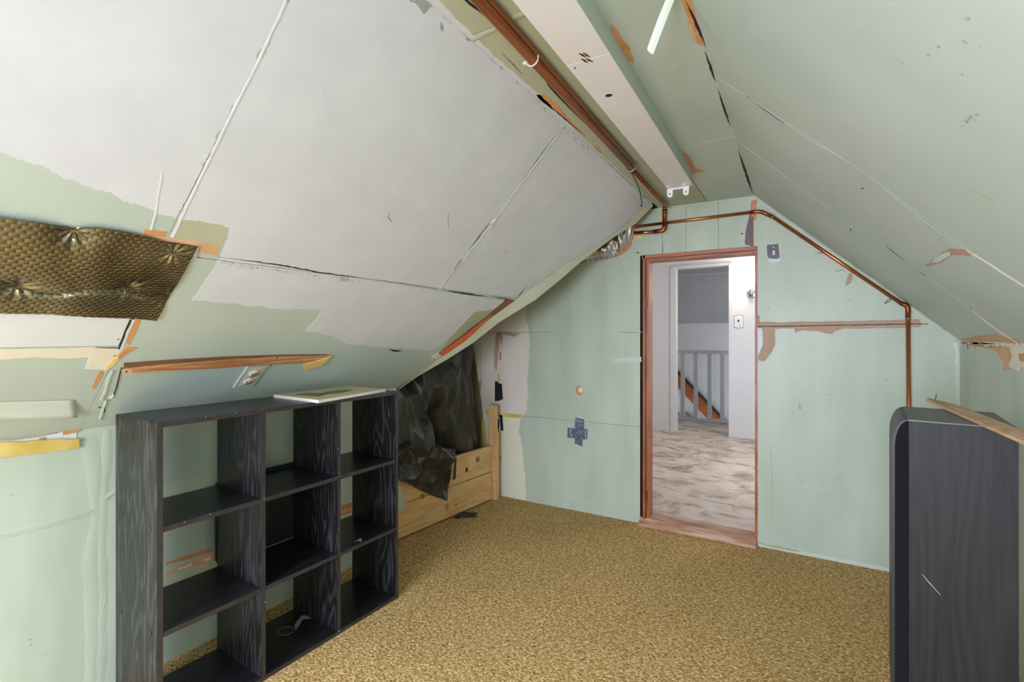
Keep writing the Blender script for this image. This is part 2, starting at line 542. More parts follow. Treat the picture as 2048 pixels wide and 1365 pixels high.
left = slab('ceiling_left', LS, [(YN, -0.02)] + [(y - 0.006, s) for y, s in reversed(EDGE)] + [(YN, LLEN)], DKBACK, None, -0.0125, -0.05)
struct(left)
SC_ = 0.889
slab('panel', LS, [(YN, SC_ + .0012), (0.7135, SC_ + .0012), (0.7135, LLEN), (YN, LLEN)], GREEN, left)
slab('panel', LS, ragged([(0.7155, SC_ + .0012), (2.016, SC_ + .0012), (1.94, LLEN), (0.7155, LLEN)], 0.0008, 0.02, 5), GREEN, left)
slab('panel', LS, ragged([(2.021, SC_ + .0012)] + edge_between(SC_ + .0012, LLEN) + [(1.943, LLEN)], 0.001, 0.02, 6), GREEN, left)
slab('panel', LS, [(YN, .472), (0.731, .472), (0.726, SC_ - .0012), (YN, SC_ - .0012)], BOARDW, left)
slab('panel', LS, [(YN, 0), (0.7447, 0), (0.7372, .469), (YN, .469)], GREEN, left)
slab('panel', LS, [(0.745, 0)] + edge_between(0.0, SC_ - .0012) + [(0.735, SC_ - .0012)], GREEN, left)
# white primer coat, one field on each panel
patch('primer_coat', LS, [(YN + .01, LLEN - .002), (0.713, LLEN - .002), (0.713, 1.020), (0.669, 1.029), (0.58, 1.048), (0.486, 1.072), (0.42, 1.09), (0.343, 1.11), (YN + .01, 1.52)], WHITE, left, jag=0.008, step=0.005, px=False, box_=(YN, .7132, SC_ + .0014, LLEN))
patch('primer_coat', LS, [(0.716, LLEN - .002), (1.938, LLEN - .002), (2.012, SC_ + .0016), (0.886, SC_ + .0016), (0.88, .95), (0.864, 1.022), (0.80, 1.026), (0.716, 1.018)], WHITE, left, jag=0.006, step=0.005, px=False, box_=(.716, 2.014, SC_ + .0014, LLEN))
patch('primer_coat', LS, [(2.024, SC_ + .0016)] + edge_between(SC_ + .0016, LLEN - .012, .004) + [(1.95, LLEN - .002)], WHITE, left, jag=0.002, step=0.01, px=False)
patch('primer_coat', LS, [(436, 517), (412, 562), (384, 600), (420, 603), (480, 609), (560, 619), (646, 620), (628, 643), (610, 661), (660, 672), (700, 689), (790, 697), (868, 701), (905, 672), (953, 624), (985, 619), (1012, 603), (880, 583), (700, 553)], WHITE, left, jag=0.007, step=0.005, box_=(.74, 3.4, .02, SC_ - .0014))
# tinted, bare and smudged areas
patch('paint_patch', LS, [(352, 432), (400, 440), (456, 454), (449, 480), (436, 505), (390, 490), (345, 475)], CREAMG, left, off=.0005, jag=0.003, box_=(.718, 2.0, SC_ + .0014, 1.2))
patch('bare_wood', LS, [(285, 457), (333, 463), (330, 474), (392, 482), (438, 490), (434, 511), (392, 503), (300, 478)], PEACH, left, off=.0010, jag=0.002, box_=(.4, 2.0, SC_ + .0014, 1.2))
patch('bare_wood', LS, [(392, 506), (436, 514), (432, 521), (386, 516)], PEACH, left, off=.0010, jag=0.001, box_=(.745, 2.0, .6, SC_ - .0014))
patch('bare_wood', LS, [(290, 458), (333, 464), (328, 474), (284, 468)], ORANGEP, left, off=.0013, jag=0.0015, box_=(.4, 2.0, SC_ + .0014, 1.2))
patch('torn_paper', LS, [(270, 636), (281, 638), (270, 668), (258, 690), (251, 684), (262, 660)], ORANGEP, left, off=.0012, jag=0.002, box_=(.74, 2, 0, SC_))
patch('torn_paper', LS, [(262, 638), (270, 640), (256, 668), (248, 692), (240, 706), (236, 700), (247, 668)], BOARDW, left, off=.0016, jag=0.001)
patch('torn_paper', LS, [(253, 693), (277, 695), (250, 708), (239, 718), (236, 712)], ORANGEP, left, off=.0020, jag=0.002)
patch('torn_paper', LS, [(200, 742), (208, 745), (190, 778), (181, 777)], ORANGEP, left, off=.0012, jag=0.003)
patch('cream_band', LS, [(-1.9, .47)] + LS.pts([(0, 699), (120, 697), (185, 694), (236, 698), (240, 704), (213, 741), (170, 738), (178, 715), (135, 717), (70, 714), (0, 720)]) + [(-1.9, .40)], BOARDC, left, off=.0012, jag=.003, px=False)
patch('torn_paper', LS, [(240, 712), (236, 720), (214, 741), (209, 739), (228, 716)], YPAPER, left, off=.0020, jag=0.002)
ribbon('crack', LS, [(261, 638), (250, 664), (242, 684), (237, 698)], .006, CRACK, left, h=.0008, off=.0022, jag=.001)
crack(LS, [(190, 695), (212, 696), (240, 696)], 0.006, left)
ribbon('seam_tape', LS, [(573, 0), (520, 118), (460, 235), (400, 360), (345, 475)], 0.010, WHITE, left, h=0.0022, jag=0.0012, off=.0004)
ribbon('seam_tape', LS, [(326, 345), (318, 385), (312, 425), (302, 460)], .008, WHITE, left, h=.0012, jag=.002, off=.0009)
ribbon('crack_lip', LS, [(1122, 262), (1060, 345), (1000, 425), (960, 480), (925, 520), (880, 578)], 0.016, WHITE, left, h=0.0034, jag=0.005, off=.0004)
crack(LS, [(1125, 254), (1085, 305), (1042, 365)], 0.006, left, mat=CRACK)
crack(LS, [(985, 438), (960, 470), (938, 500)], 0.012, left)
crack(LS, [(930, 508), (905, 545), (882, 575)], 0.014, left)
patch('torn_paper', LS, [(980, 446), (990, 438), (986, 450), (978, 460)], WHITE, left, off=.006, jag=.001)
patch('torn_paper', LS, [(921, 515), (935, 512), (933, 522), (925, 524)], WHITE, left, off=.005, jag=.001)
crack(LS, [(436, 514), (560, 530), (640, 545), (735, 557)], 0.010, left)
crack(LS, [(735, 557), (800, 566), (872, 578)], 0.003, left)
crack(LS, [(888, 581), (940, 589), (975, 594)], 0.013, left)
crack(LS, [(985, 594), (1012, 598), (1030, 602)], 0.010, left)
crack(LS, [(780, 424), (776, 434), (785, 445)], 0.005, left)
crack(LS, [(897, 425), (896, 445), (898, 460)], 0.003, left)
crack(LS, [(1005, 498), (1012, 503), (1019, 508)], 0.003, left)
crack(LS, [(1056, 571), (1045, 582), (1032, 600)], 0.016, left)
patch('smudge', LS, [(818, 0), (876, 0), (864, 12), (848, 27), (836, 14)], GREYP, left, off=.0014, jag=.004, step=.006)
for poly in ([(1020, 112), (1036, 128), (1040, 140), (1028, 132)], [(1048, 160), (1066, 186), (1058, 184)], [(900, 25), (912, 38), (905, 37)],
             [(880, 44), (888, 60), (883, 62)], [(925, 58), (942, 80), (934, 80)], [(1280, 372), (1300, 398), (1288, 396)]):
    patch('smudge', LS, poly, SMUDGE, left, off=.0013, jag=.004, step=.006)
spots(LS, left, [(770, 303), (870, 215), (874, 365), (690, 350), (640, 180), (497, 152), (488, 158), (410, 312), (426, 318), (345, 320), (1110, 440), (1135, 415), (1150, 445), (760, 530), (700, 545)], .006, BOARDW, .0014)
_r = random.Random(8)
for _n in range(3):
    spots(LS, left, [(440 + 300 * q + _r.uniform(-8, 8), 519 + 43 * q + 3 + abs(_r.gauss(0, 4))) for q in [_r.random() ** (1 + .3 * _n) for _ in range(45)]], .0026, SMUDGE, .0013)
spots(LS, left, [(905 + 380 * q + _r.uniform(-6, 0), 30 + 365 * q ** 1.02 + _r.uniform(4, 16)) for q in [_r.random() for _ in range(70)]], .0045, SMUDGE, .0013)
spots(LS, left, [(670 + 28 * _r.random(), 553 + 9 * _r.random()) for _ in range(24)], .004, SMUDGE, .0013)
crack(LS, [(778, 699), (790, 702), (804, 703)], 0.016, left)
# valley edge: bare olive corner, dark wood and bright orange strip
patch('paint_patch', LS, [(950, 624), (984, 620), (960, 640), (900, 690), (872, 712), (905, 670)], OLIVEG, left, off=.0012, jag=.002)
patch('bare_wood', LS, [(873, 711), (905, 684), (930, 665), (969, 635), (1004, 606), (1012, 597), (1030, 602), (1000, 622), (960, 651), (933, 674), (904, 695), (876, 713)], BROWNW, left, off=.0018, jag=.0015)
patch('bare_wood', LS, [(874, 711), (904, 690), (933, 669), (959, 648), (988, 626), (962, 652), (930, 685), (884, 718)], ORANGEB, left, off=.0028, jag=.001)
patch('torn_paper', LS, [(862, 715), (876, 706), (884, 712), (872, 718)], BOARDC, left, off=.0032, jag=.002)
# upper flap and folded lower tongue of torn paper by the lath
patch('torn_paper', LS, [(604, 726), (632, 720), (661, 709), (640, 729), (607, 737)], YPAPER, left, off=.0125, jag=.001)
# torn vertical tape at the left corner
ribbon('torn_tape', LS, [(243, 735), (238, 755), (228, 790)], 0.004, CRACK, left, h=.003, jag=.002)
ribbon('torn_tape', LS, [(214, 800), (205, 825), (200, 838)], 0.012, GREEN, left, h=.005, jag=.002)
ribbon('torn_tape', LS, [(226, 742), (214, 772), (204, 800)], 0.016, GREEN, left, h=.004, jag=.004)
crack(LS, [(214, 800), (207, 826), (200, 838), (208, 839)], 0.005, left)
patch('torn_paper', LS, [(216, 795), (226, 793), (227, 788), (222, 796)], BOARDW, left, off=.004, jag=.001)
spots(LS, left, [(199, 814), (236, 678), (229, 711), (251, 739)], .006, DARK, .0035, name='nail_head')
for s_ in ((560, 778), (835, 728), (698, 722), (640, 698), (800, 670)):
    pass

# peeled paper flap curled off the slope at far left
fl = []
q0 = LS.pts([(-330, 812), (150, 800)]); q1 = LS.pts([(-330, 850), (152, 826)])
v = []; f = []
NF = 24
for i in range(NF + 1):
    t = i / NF
    for j in range(6):
        r = j / 5
        a = (q0[0][0] * (1 - t) + q0[1][0] * t) * (1 - r) + (q1[0][0] * (1 - t) + q1[1][0] * t) * r
        b = (q0[0][1] * (1 - t) + q0[1][1] * t) * (1 - r) + (q1[0][1] * (1 - t) + q1[1][1] * t) * r
        v.append(LS.P(a, b, 0.001 + 0.018 * r * r * (0.5 + 0.5 * t) + 0.003 * math.sin(9 * t) * r))
for i in range(NF):
    for j in range(5):
        k = i * 6 + j
        f.append((k, k + 1, k + 7, k + 6))
pf = mesh('peeled_paper', v, f, PALEG, left, True)
sm = pf.modifiers.new('thickness', 'SOLIDIFY'); sm.thickness = .0012
patch('torn_paper', LS, [(-200, 838), (0, 831), (40, 829), (40, 833), (0, 837), (-200, 846)], YPAPER, left, off=.006, jag=.001)

# trim strip along the valley edge (sags towards its middle)
UP = [(1303, 405), (1263, 440), (1212, 477), (1141, 522), (1094, 555), (1040, 593), (977, 640), (930, 682), (880, 716), (830, 750), (792, 780)]
LO = [(1306, 413), (1272, 447), (1226, 476), (1162, 524), (1118, 562), (1071, 600), (1000, 644), (945, 687), (890, 722), (836, 753), (795, 782)]
v = []; f = []
o3 = Vector((0, 0, CH))
for (u, vv), (u2, v2) in zip(UP, LO):
    a, b = LS.pix(u, vv)
    a = min(a, 3.49)
    p = LS.P(a, b, 0.001)
    d = sight(u2, v2); t = (p - o3).dot(F2) + 0.030
    q = o3 + d * t
    q.y = min(q.y, YE - 0.012)
    bk = Vector((-0.004, 0.012, 0.006))
    v += [p, q, q + bk, p + bk]
n = len(UP)
for i in range(n - 1):
    for k in range(4):
        f.append((i * 4 + k, i * 4 + (k + 1) % 4, i * 4 + 4 + (k + 1) % 4, i * 4 + 4 + k))
f += [(0, 1, 2, 3), tuple(4 * (n - 1) + k for k in (3, 2, 1, 0))]
mesh('valley_trim', v, f, CREAMG, left)

# ---- flat ceiling
flat = struct(box('ceiling', XC0 - .01, XC1 + .01, YN, YE, ZC + 0.0125, ZC + 0.05, DKBACK))
for x0, x1, y0, y1, m in ((XC0, -.545, YN, 1.212, CREAMG), (XC0, -.545, 1.216, 2.50, CREAMG), (XC0, -.545, 2.504, YE, CREAMG),
                          (-.541, XC1, YN, 2.448, GREEN), (-.541, XC1, 2.452, YE, GREEN)):
    slab('panel', FLAT, [(x0, y0), (x1, y0), (x1, y1), (x0, y1)], m, flat)
ribbon('seam_tape', FLAT, [(XC0, 1.235), (-.76, 1.222), (-.70, 1.207), (-.56, 1.205)], 0.02, CREAMG, flat, h=.004, px=False)
ribbon('seam_tape', FLAT, [(XC0, 2.51), (-.6, 2.50)], 0.012, CREAMG, flat, h=.002, px=False)
ribbon('seam_tape', FLAT, [(-.52, 2.46), (-.40, 2.452), (XC1, 2.44)], 0.010, GREEN, flat, h=.0025, px=False)
patch('primer_coat', FLAT, [(XC0 - .001, YN + .02), (-.848, YN + .02), (-.85, .6), (-.843, 1.0), (-.852, 1.35), (-.846, 1.7), (-.856, 2.0), (-.858, 2.6), (-.862, 3.1), (XC0 - .001, 3.3)], WHITE, flat, jag=.004, step=.02, px=False)
crack(FLAT, [(1003, 104), (1023, 126), (1045, 148)], .003, flat)
for poly in ([(1072, 190), (1088, 188), (1110, 205), (1140, 240), (1168, 268), (1171, 273), (1150, 258), (1115, 226), (1085, 204)], [(1184, 291), (1196, 293), (1209, 312), (1200, 306)]):
    patch('torn_paper', FLAT, poly, ORANGEP, flat, jag=.003)
crack(FLAT, [(1075, 195), (1112, 222), (1145, 250), (1170, 272)], .008, flat, mat=DARK)
# torn paper along the fixture and along the right crease
patch('torn_paper', FLAT, [(1215, 38), (1240, 70), (1262, 100), (1268, 128), (1255, 118), (1230, 78)], ORANGEP, flat, jag=.004)
patch('torn_paper', FLAT, [(1363, 298), (1386, 322), (1388, 334), (1412, 342), (1388, 347), (1378, 336)], ORANGEP, flat, jag=.004)
patch('torn_paper', FLAT, [(1340, -40), (1362, 0), (1376, 35), (1398, 88), (1405, 92), (1415, 88), (1408, 62), (1400, 40), (1388, 5), (1370, -40)], ORANGEP, flat, jag=.005)
patch('torn_paper', FLAT, [(1373, 42), (1383, 47), (1393, 75), (1396, 88), (1386, 76)], PEACH, flat, off=.002, jag=.002)
patch('torn_paper', FLAT, [(1405, 80), (1416, 96), (1432, 138), (1444, 158), (1426, 130)], PEACH, flat, off=.0012, jag=.002)
cl = lambda L: [(min(a, XC1 - .006), b) for a, b in FLAT.pts(L)]
crack(FLAT, [(1371, 0), (1390, 40), (1402, 70), (1412, 95)], .012, flat, mat=DARK)
crack(FLAT, cl([(1415, 100), (1428, 130), (1447, 160)]), .008, flat, mat=DARK, px=False)
crack(FLAT, cl([(1453, 172), (1465, 210), (1478, 252)]), .008, flat, mat=DARK, px=False)
crack(FLAT, cl([(1489, 296), (1497, 340), (1505, 370), (1509, 388)]), .013, flat, mat=DARK, px=False)
spots(FLAT, flat, [(1347, 132), (1306, 146), (1378, 232), (1410, 160)], .005, BOARDW, .001)
ribbon('seam_tape', END, [(-.93, 2.268), (-.6, 2.269), (XC1, 2.268)], .012, GREEN_W, flat, h=.004, px=False)

# ---- right sloped ceiling
right = slab('ceiling_right', RS, [(YN, 0), (YE, 0), (YE, RLEN), (YN, RLEN)], DKBACK, None, -0.0125, -0.05)
struct(right)
slab('panel', RS, [(YN, 0), (1.993, 0), (1.985, .42), (1.868, .85), (1.845, RLEN), (YN, RLEN)], GREEN, right)
slab('panel', RS, [(1.996, 0), (2.76, 0), (2.60, .55), (2.51, RLEN), (1.848, RLEN), (1.871, .85), (1.988, .42)], GREEN, right)
slab('panel', RS, [(2.763, 0), (YE, 0), (YE, RLEN), (2.513, RLEN), (2.603, .55)], GREEN, right)
ribbon('seam_tape', RS, [(1450, 165), (1500, 197), (1570, 246), (1620, 281), (1700, 327)], .007, GREEN, right, h=.0014)
ribbon('seam_tape', RS, [(1640, 290), (1700, 326), (1760, 370), (1830, 428)], .006, GREEN, right, h=.0012)
ribbon('seam_tape', RS, [(1760, 372), (1830, 430), (1890, 474), (1940, 505)], .010, GREEN, right, h=.0018)
ribbon('seam_tape', RS, [(1485, 290), (1520, 315), (1560, 346), (1600, 378), (1662, 420)], .010, GREEN, right, h=.0022, taper=True)
ribbon('seam_tape', RS, [(1935, 502), (1980, 530), (2020, 556), (2090, 600)], .016, BOARDC, right, h=.003)
crack(RS, [(1492, 190), (1530, 220), (1568, 246)], .003, right)
patch('torn_paper', RS, [(1848, 532), (1866, 522), (1885, 503), (1905, 497), (1935, 501), (1950, 507), (1935, 512), (1905, 510), (1885, 524), (1862, 532)], TAN, right, jag=.003, step=.008)
patch('torn_paper', RS, [(1862, 526), (1880, 510), (1900, 502), (1900, 512), (1876, 524)], BOARDW, right, off=.0014, jag=.003, step=.006)
crack(RS, [(1771, 491), (1790, 507), (1811, 522)], .006, right)
crack(RS, [(1837, 543), (1845, 548), (1853, 553)], .004, right)
ribbon('seam_tape', RS, [(1853, 553), (1890, 580), (1942, 622)], .006, GREEN, right, h=.0018)
ribbon('torn_tape', RS, [(1942, 618), (1970, 642), (2000, 665), (2036, 686)], .02, BOARDC, right, h=.004)
ribbon('torn_tape', RS, [(1944, 616), (1968, 634)], .006, TAN, right, h=.005)
crack(RS, [(1940, 376), (1965, 390), (1988, 402)], .006, right, mat=OLIVEG)  # shade of a soft dent, painted as an olive strip
crack(RS, [(1702, 456), (1700, 463)], .005, right)
ribbon('scratch', RS, [(1704, 456), (1716, 464), (1728, 472)], .003, PALEG, right, h=.0008)
ribbon('scratch', RS, [(1800, 5), (1760, 25), (1700, 68), (1650, 115), (1625, 160), (1618, 195)], .005, GREEN, right, h=.0003, jag=.0008)
ribbon('seam_tape', RS, [(1795, 405), (1770, 440), (1745, 470)], .008, GREEN, right, h=.0015)
ribbon('seam_tape', RS, [(1885, 474), (1860, 490), (1832, 512)], .008, GREEN, right, h=.0015)
spots(RS, right, [(1935, 36), (1856, 109), (1930, 84), (1962, 92), (1878, 93), (1748, 195), (1625, 360), (1660, 460), (1805, 125), (1925, 148)], .004, SMUDGE, .001)
spots(RS, right, [(1926, 252), (1934, 243), (1942, 233), (1938, 238), (1947, 240), (1953, 228)], .004, SMUDGE, .001)
spots(RS, right, [(1512, 85), (1520, 142), (1955, 346), (1655, 418), (1850, 476), (1600, 235)], .005, PALEG, .001)
crack(RS, [(1722, 378), (1728, 376)], .005, right)

# ---- end wall (door wall)
wf = struct(empty('wall_far', (0, YE, 0)))


def endbox(name, x0, x1, z0, z1):
    return box(name, x0, x1, YE + .0125, YE + .11, z0, z1, DKBACK, wf)


endbox('stud_wall', -2.75, -1.0, 0, 2.4)
endbox('stud_wall', -0.225, 0.85, 0, 2.4)
endbox('stud_wall', -1.0, -0.225, 1.955, 2.4)
zr = lambda x: ZK1 + (XR - x) * (ZC - ZK1) / (XR - XC1)
DL, DR, DT = -1.002, -0.246, 1.945
slab('panel', END, [(-2.75, 0), (DL, 0), (DL, .698), (-2.75, .698)], GREEN_W, wf)
slab('panel', END, [(-2.75, .700), (DL, .700), (DL, 1.389), (-2.75, 1.389)], GREEN_W, wf)
slab('panel', END, [(-2.75, 1.391), (DL, 1.391), (DL, DT), (-.8425, DT), (-.8425, ZC), (-2.75, ZC)], GREEN_W, wf)
slab('panel', END, [(-.8405, DT), (-.683, DT), (-.683, ZC), (-.8405, ZC)], GREEN_W, wf)
slab('panel', END, [(-.681, DT), (-.473, DT), (-.473, ZC), (-.681, ZC)], GREEN_W, wf)
slab('panel', END, [(-.471, DT), (DR, DT), (DR, ZC), (-.471, ZC)], GREEN_W, wf)
slab('panel', END, [(DR, 0), (XR, 0), (XR, ZK1), (zr(0) * 0 + .655, 1.428), (DR, 1.428)], GREEN_W, wf)
slab('panel', END, [(DR, 1.432), (.65, 1.432), (XC1, ZC), (DR, ZC)], GREEN_W, wf)
# bare board at the left corner
BX = lambda z0, z1: (-2.74, 0.8, z0, z1)
BARE = [(1055, 590), (1052, 640), (1056, 655), (1058, 664), (1060, 690), (1055, 760), (1056, 800), (1052, 825), (1042, 838), (1038, 860), (1044, 890), (1050, 950), (1053, 1005), (900, 1010), (860, 560), (1000, 520)]
patch('bare_board', END, BARE, PINKW, wf, jag=.006, step=.01, box_=BX(.702, 1.388))
patch('bare_board', END, BARE, PINKW, wf, jag=.006, step=.01, box_=BX(1.393, 2.2))
patch('bare_board', END, BARE, CREAMW, wf, jag=.006, step=.01, box_=BX(.003, .697))
patch('torn_paper', END, [(992, 668), (1000, 664), (998, 700), (993, 745), (989, 735), (989, 700)], TAN, wf, off=.0014, jag=.003)
patch('torn_paper', END, [(997, 664), (1006, 665), (1003, 697), (1002, 690)], TAN, wf, off=.0014, jag=.001)
patch('torn_paper', END, [(999, 704), (1003, 704), (1003, 722), (998, 720)], TAN, wf, off=.0014, jag=.002)
patch('torn_paper', END, [(995, 745), (1000, 752), (1000, 766), (996, 760)], YELLOW, wf, off=.0014, jag=.003)
patch('torn_paper', END, [(1007, 663), (1030, 667), (1041, 667), (1028, 674), (1008, 669)], OLIVEG, wf, off=.0014, jag=.002)
patch('torn_paper', END, [(944, 768), (964, 760), (960, 790), (950, 786)], TAN, wf, off=.0014, jag=.004)
patch('yellow_joint', END, [(972, 822), (1000, 826), (1043, 830), (1042, 837), (1000, 834), (974, 830)], YELLOW, wf, off=.003, jag=.002)
patch('stain', END, [(999, 913), (1004, 914), (1003, 921), (998, 920)], YELLOW, wf, off=.0014, jag=.002)
crack(END, [(962, 672), (962, 740), (963, 800)], .003, wf)
patch('paint_patch', END, [(936, 690), (946, 686), (951, 720), (958, 770), (964, 810), (968, 850), (962, 900), (950, 905), (946, 800)], mk('dark_olive_strip', [(112, 104, 84), (134, 124, 100)], (9, 9, 3), 4, 0.6), wf, jag=.003, off=.0016)  # dark olive strip for the gap beside the plastic sheet
patch('yellow_joint', END, [(964, 838), (969, 840), (972, 870), (974, 896), (962, 896), (963, 866)], YELLOW, wf, jag=.002, off=.0020)
spots(END, wf, [(1034, 645), (1054, 693), (983, 752), (1045, 823), (1062, 703), (1057, 740), (1070, 745), (1157, 673), (1100, 760), (1080, 1003), (1158, 1009), (1095, 930)], .004, SMUDGE)
# marks, seams and torn paper on the green board
ribbon('seam_tape', END, [(1056, 664), (1150, 664.5), (1284, 665)], .006, GREEN_W, wf, h=.001, jag=.0005)
ribbon('seam_tape', END, [(1044, 834), (1150, 846), (1280, 859)], .012, GREEN_W, wf, h=.002)
patch('paint_patch', END, [(1224, 719), (1250, 716), (1283, 714), (1283, 724), (1250, 725), (1226, 726)], PALEG, wf, jag=.003)
patch('hole_lining', END, [(1152, 774), (1158, 771), (1166, 775), (1168, 783), (1163, 791), (1156, 791), (1151, 784)], ORANGEP, wf, jag=.001, off=.0012)
patch('hole_plug', END, [(1158, 775), (1165, 776), (1167, 782), (1162, 787), (1157, 783)], CREAMW, wf, jag=.001, off=.002)
for pts in ([(1325, 482), (1326, 510)], [(1235, 665), (1283, 666)]):
    crack(END, pts, .003, wf)
TANP = [(1512, 632), (1519, 631), (1520, 644), (1560, 645), (1620, 643), (1700, 643), (1760, 641), (1838, 639), (1846, 650), (1840, 655), (1760, 657), (1690, 658), (1670, 662), (1664, 670), (1650, 667), (1632, 662), (1620, 663), (1605, 661), (1590, 667), (1588, 657), (1550, 658), (1550, 690), (1543, 705), (1535, 716), (1528, 724), (1518, 722), (1515, 715), (1526, 690), (1524, 657), (1512, 655)]
patch('torn_paper', END, TANP, TAN, wf, jag=.003, step=.01, off=.0011)
crack(END, [(1516, 653), (1620, 652), (1740, 650), (1842, 648)], .006, wf, off=None) if False else ribbon('crack', END, [(1516, 653.5), (1620, 652), (1740, 650), (1842, 648)], .005, DARK, wf, h=.001, off=.0010, jag=.001)
patch('torn_paper', END, [(1513, 656), (1525, 656), (1526, 690), (1516, 712), (1512, 700)], BOARDW, wf, jag=.003, off=.0008)
patch('torn_paper', END, [(1690, 572), (1697, 548), (1704, 546), (1706, 556), (1702, 566), (1692, 573)], TAN, wf, jag=.002)
patch('torn_paper', END, [(1630, 508), (1645, 503), (1655, 502), (1645, 508)], TAN, wf, jag=.002)
crack(END, [(1518, 525), (1600, 514), (1662, 505)], .0025, wf, mat=GREEN_W)
crack(END, [(1668, 543), (1690, 540)], .0025, wf)
patch('torn_paper', END, [(1503, 402), (1514, 400), (1512, 440), (1500, 442), (1500, 420)], mk('red_paint_remnant', [(222, 140, 120), (206, 120, 104)], (20, 20, 20), 4, 0.5), wf, jag=.004, off=.0010)
patch('bare_wood', END, [(1500, 424), (1503, 430), (1503, 492), (1490, 490), (1491, 462), (1495, 445)], mk('grey_plum_wood', [(104, 90, 98), (132, 112, 116)], (60, 60, 4), 4, 0.6), wf, jag=.003, off=.0012)
patch('bare_wood', END, [(1503, 436), (1507, 430), (1507, 494), (1502, 494)], mk('red_brown_edge', [(132, 82, 72), (150, 98, 86)], (60, 60, 4), 3, 0.6), wf, jag=.002, off=.0016)
patch('torn_paper', END, [(1316, 434), (1323, 432), (1321, 440), (1317, 440)], YPAPER, wf, jag=.002)
patch('torn_paper', END, [(1270, 474), (1280, 469), (1286, 476), (1272, 480)], YPAPER, wf, jag=.002)
ribbon('torn_edge', END, [(1512, 655), (1513, 800), (1514, 1070)], .012, TAN, wf, h=.003, jag=.003, off=.0005)
ribbon('torn_edge', END, [(1513, 690), (1514, 745), (1514, 800)], .012, BOARDW, wf, h=.004, jag=.004, off=.0008)
patch('smudge', END, [(1512, 1085), (1560, 1094), (1600, 1103), (1590, 1104), (1540, 1096)], OLIVEG, wf, jag=.003)
ribbon('paint_lip', END, [(DR, .012), (.1, .012), (.46, .012)], .02, PALEG, wf, h=.001, px=False)
spots(END, wf, [(1521, 608), (1535, 612), (1539, 617), (1584, 600), (1600, 600), (1694, 680), (1660, 790), (1770, 730), (1772, 760), (1768, 912), (1624, 700), (1556, 750), (1575, 770), (1680, 810), (1678, 958), (1520, 830), (1540, 810), (1568, 955), (1524, 870), (1548, 492), (1566, 497), (1600, 535), (1612, 537), (1640, 530), (1700, 600)], .0045, SMUDGE)
patch('smudge', END, [(1595, 796), (1601, 808), (1603, 821), (1596, 818), (1599, 808)], OLIVEG, wf, jag=.001)
ribbon('seam_tape', END, [(1574, 972), (1680, 984), (1776, 1000)], .008, GREEN_W, wf, h=.0015)
ribbon('scratch', END, [(1541, 900), (1544, 960), (1545, 1045)], .003, OLIVEG, wf, h=.0006)
ribbon('scratch', END, [(1070, 975), (1090, 990), (1120, 1003)], .004, PALEG, wf, h=.0006)
ribbon('scratch', END, [(1140, 990), (1175, 1005), (1220, 1022)], .004, PALEG, wf, h=.0006)
crack(END, [(1267, 506), (1280, 507)], .003, wf)
spots(END, wf, [(1276, 505), (1484, 468)], .008, DARK)
ribbon('corner_tape', END, [(.752, .95), (.75, 1.1), (.748, 1.25), (.742, 1.33)], .03, GREEN_W, wf, h=.008, jag=.004, px=False)
# moulding ridge where the end wall meets the right slope
ribbon('corner_tape', END, [(XC1 + .03, 2.235), (.05, 1.975), (.3, 1.745), (.5, 1.558), (.6, 1.465), (.74, 1.335)], .03, GREEN_W, wf, h=.010, jag=.004, px=False)

# ---- left knee wall
wl = slab('wall_left', KW, [(YN, 0), (2.40, 0), (2.40, ZK0), (YN, ZK0)], DKBACK, None, -.0125, -.05)
struct(wl)
slab('panel', KW, [(YN, 0), (.9595, 0), (.9595, .835), (.858, .757), (.80, .712), (.54, .702), (YN, .66)], GREEN_W, wl)
slab('panel', KW, [(YN, .662), (.54, .704), (.80, .714), (.858, .759), (.9595, .837), (.9595, ZK0), (YN, ZK0)], GREEN_W, wl)
slab('panel', KW, [(.9605, 0), (2.385, 0), (2.385, .178), (2.492, .231), (2.385, .413), (2.385, ZK0), (.9605, ZK0)], GREEN_W, wl)
ribbon('seam_tape', KW, [(175, 880), (190, 950), (195, 1040), (180, 1130), (188, 1230), (184, 1365)], .05, GREEN_W, wl, h=.0028, jag=.004, step=.06)
ribbon('seam_tape', KW, [(215, 860), (212, 930), (208, 975), (202, 1040), (204, 1200), (200, 1365)], .035, GREEN_W, wl, h=.0025, jag=.003, step=.06)
ribbon('seam_tape', KW, [(0, 1072), (100, 1046), (196, 1018), (205, 1000), (237, 980)], .02, GREEN_W, wl, h=.003, jag=.002, off=.0005, step=.04)
ribbon('seam_tape', KW, [(0, 1078), (100, 1053), (194, 1025)], .005, GREEN_W, wl, h=.003, jag=.002, off=.0005)
ribbon('torn_tape', KW, [(212, 1195), (200, 1240), (205, 1300)], .016, GREEN_W, wl, h=.003, jag=.003, step=.03)
ribbon('seam_tape', KW, [(332, 960), (385, 948), (437, 937)], .012, GREEN_W, wl, h=.004, jag=.002)
ribbon('seam_tape', KW, [(531, 940), (560, 925), (585, 915)], .010, GREEN_W, wl, h=.003, jag=.002)
patch('torn_paper', KW, [(332, 1126), (370, 1113), (425, 1096), (425, 1104), (380, 1118), (332, 1130)], ORANGEP, wl, jag=.002)
patch('torn_paper', KW, [(332, 1148), (352, 1136), (400, 1116), (437, 1103), (437, 1118), (400, 1130), (360, 1143), (334, 1152)], PEACH, wl, jag=.003)
patch('torn_paper', KW, [(354, 1139), (385, 1125), (383, 1133), (356, 1141)], BOARDC, wl, jag=.002, off=.002)
patch('torn_paper', KW, [(408, 1118), (422, 1111), (420, 1120), (407, 1124)], BOARDC, wl, jag=.002, off=.002)
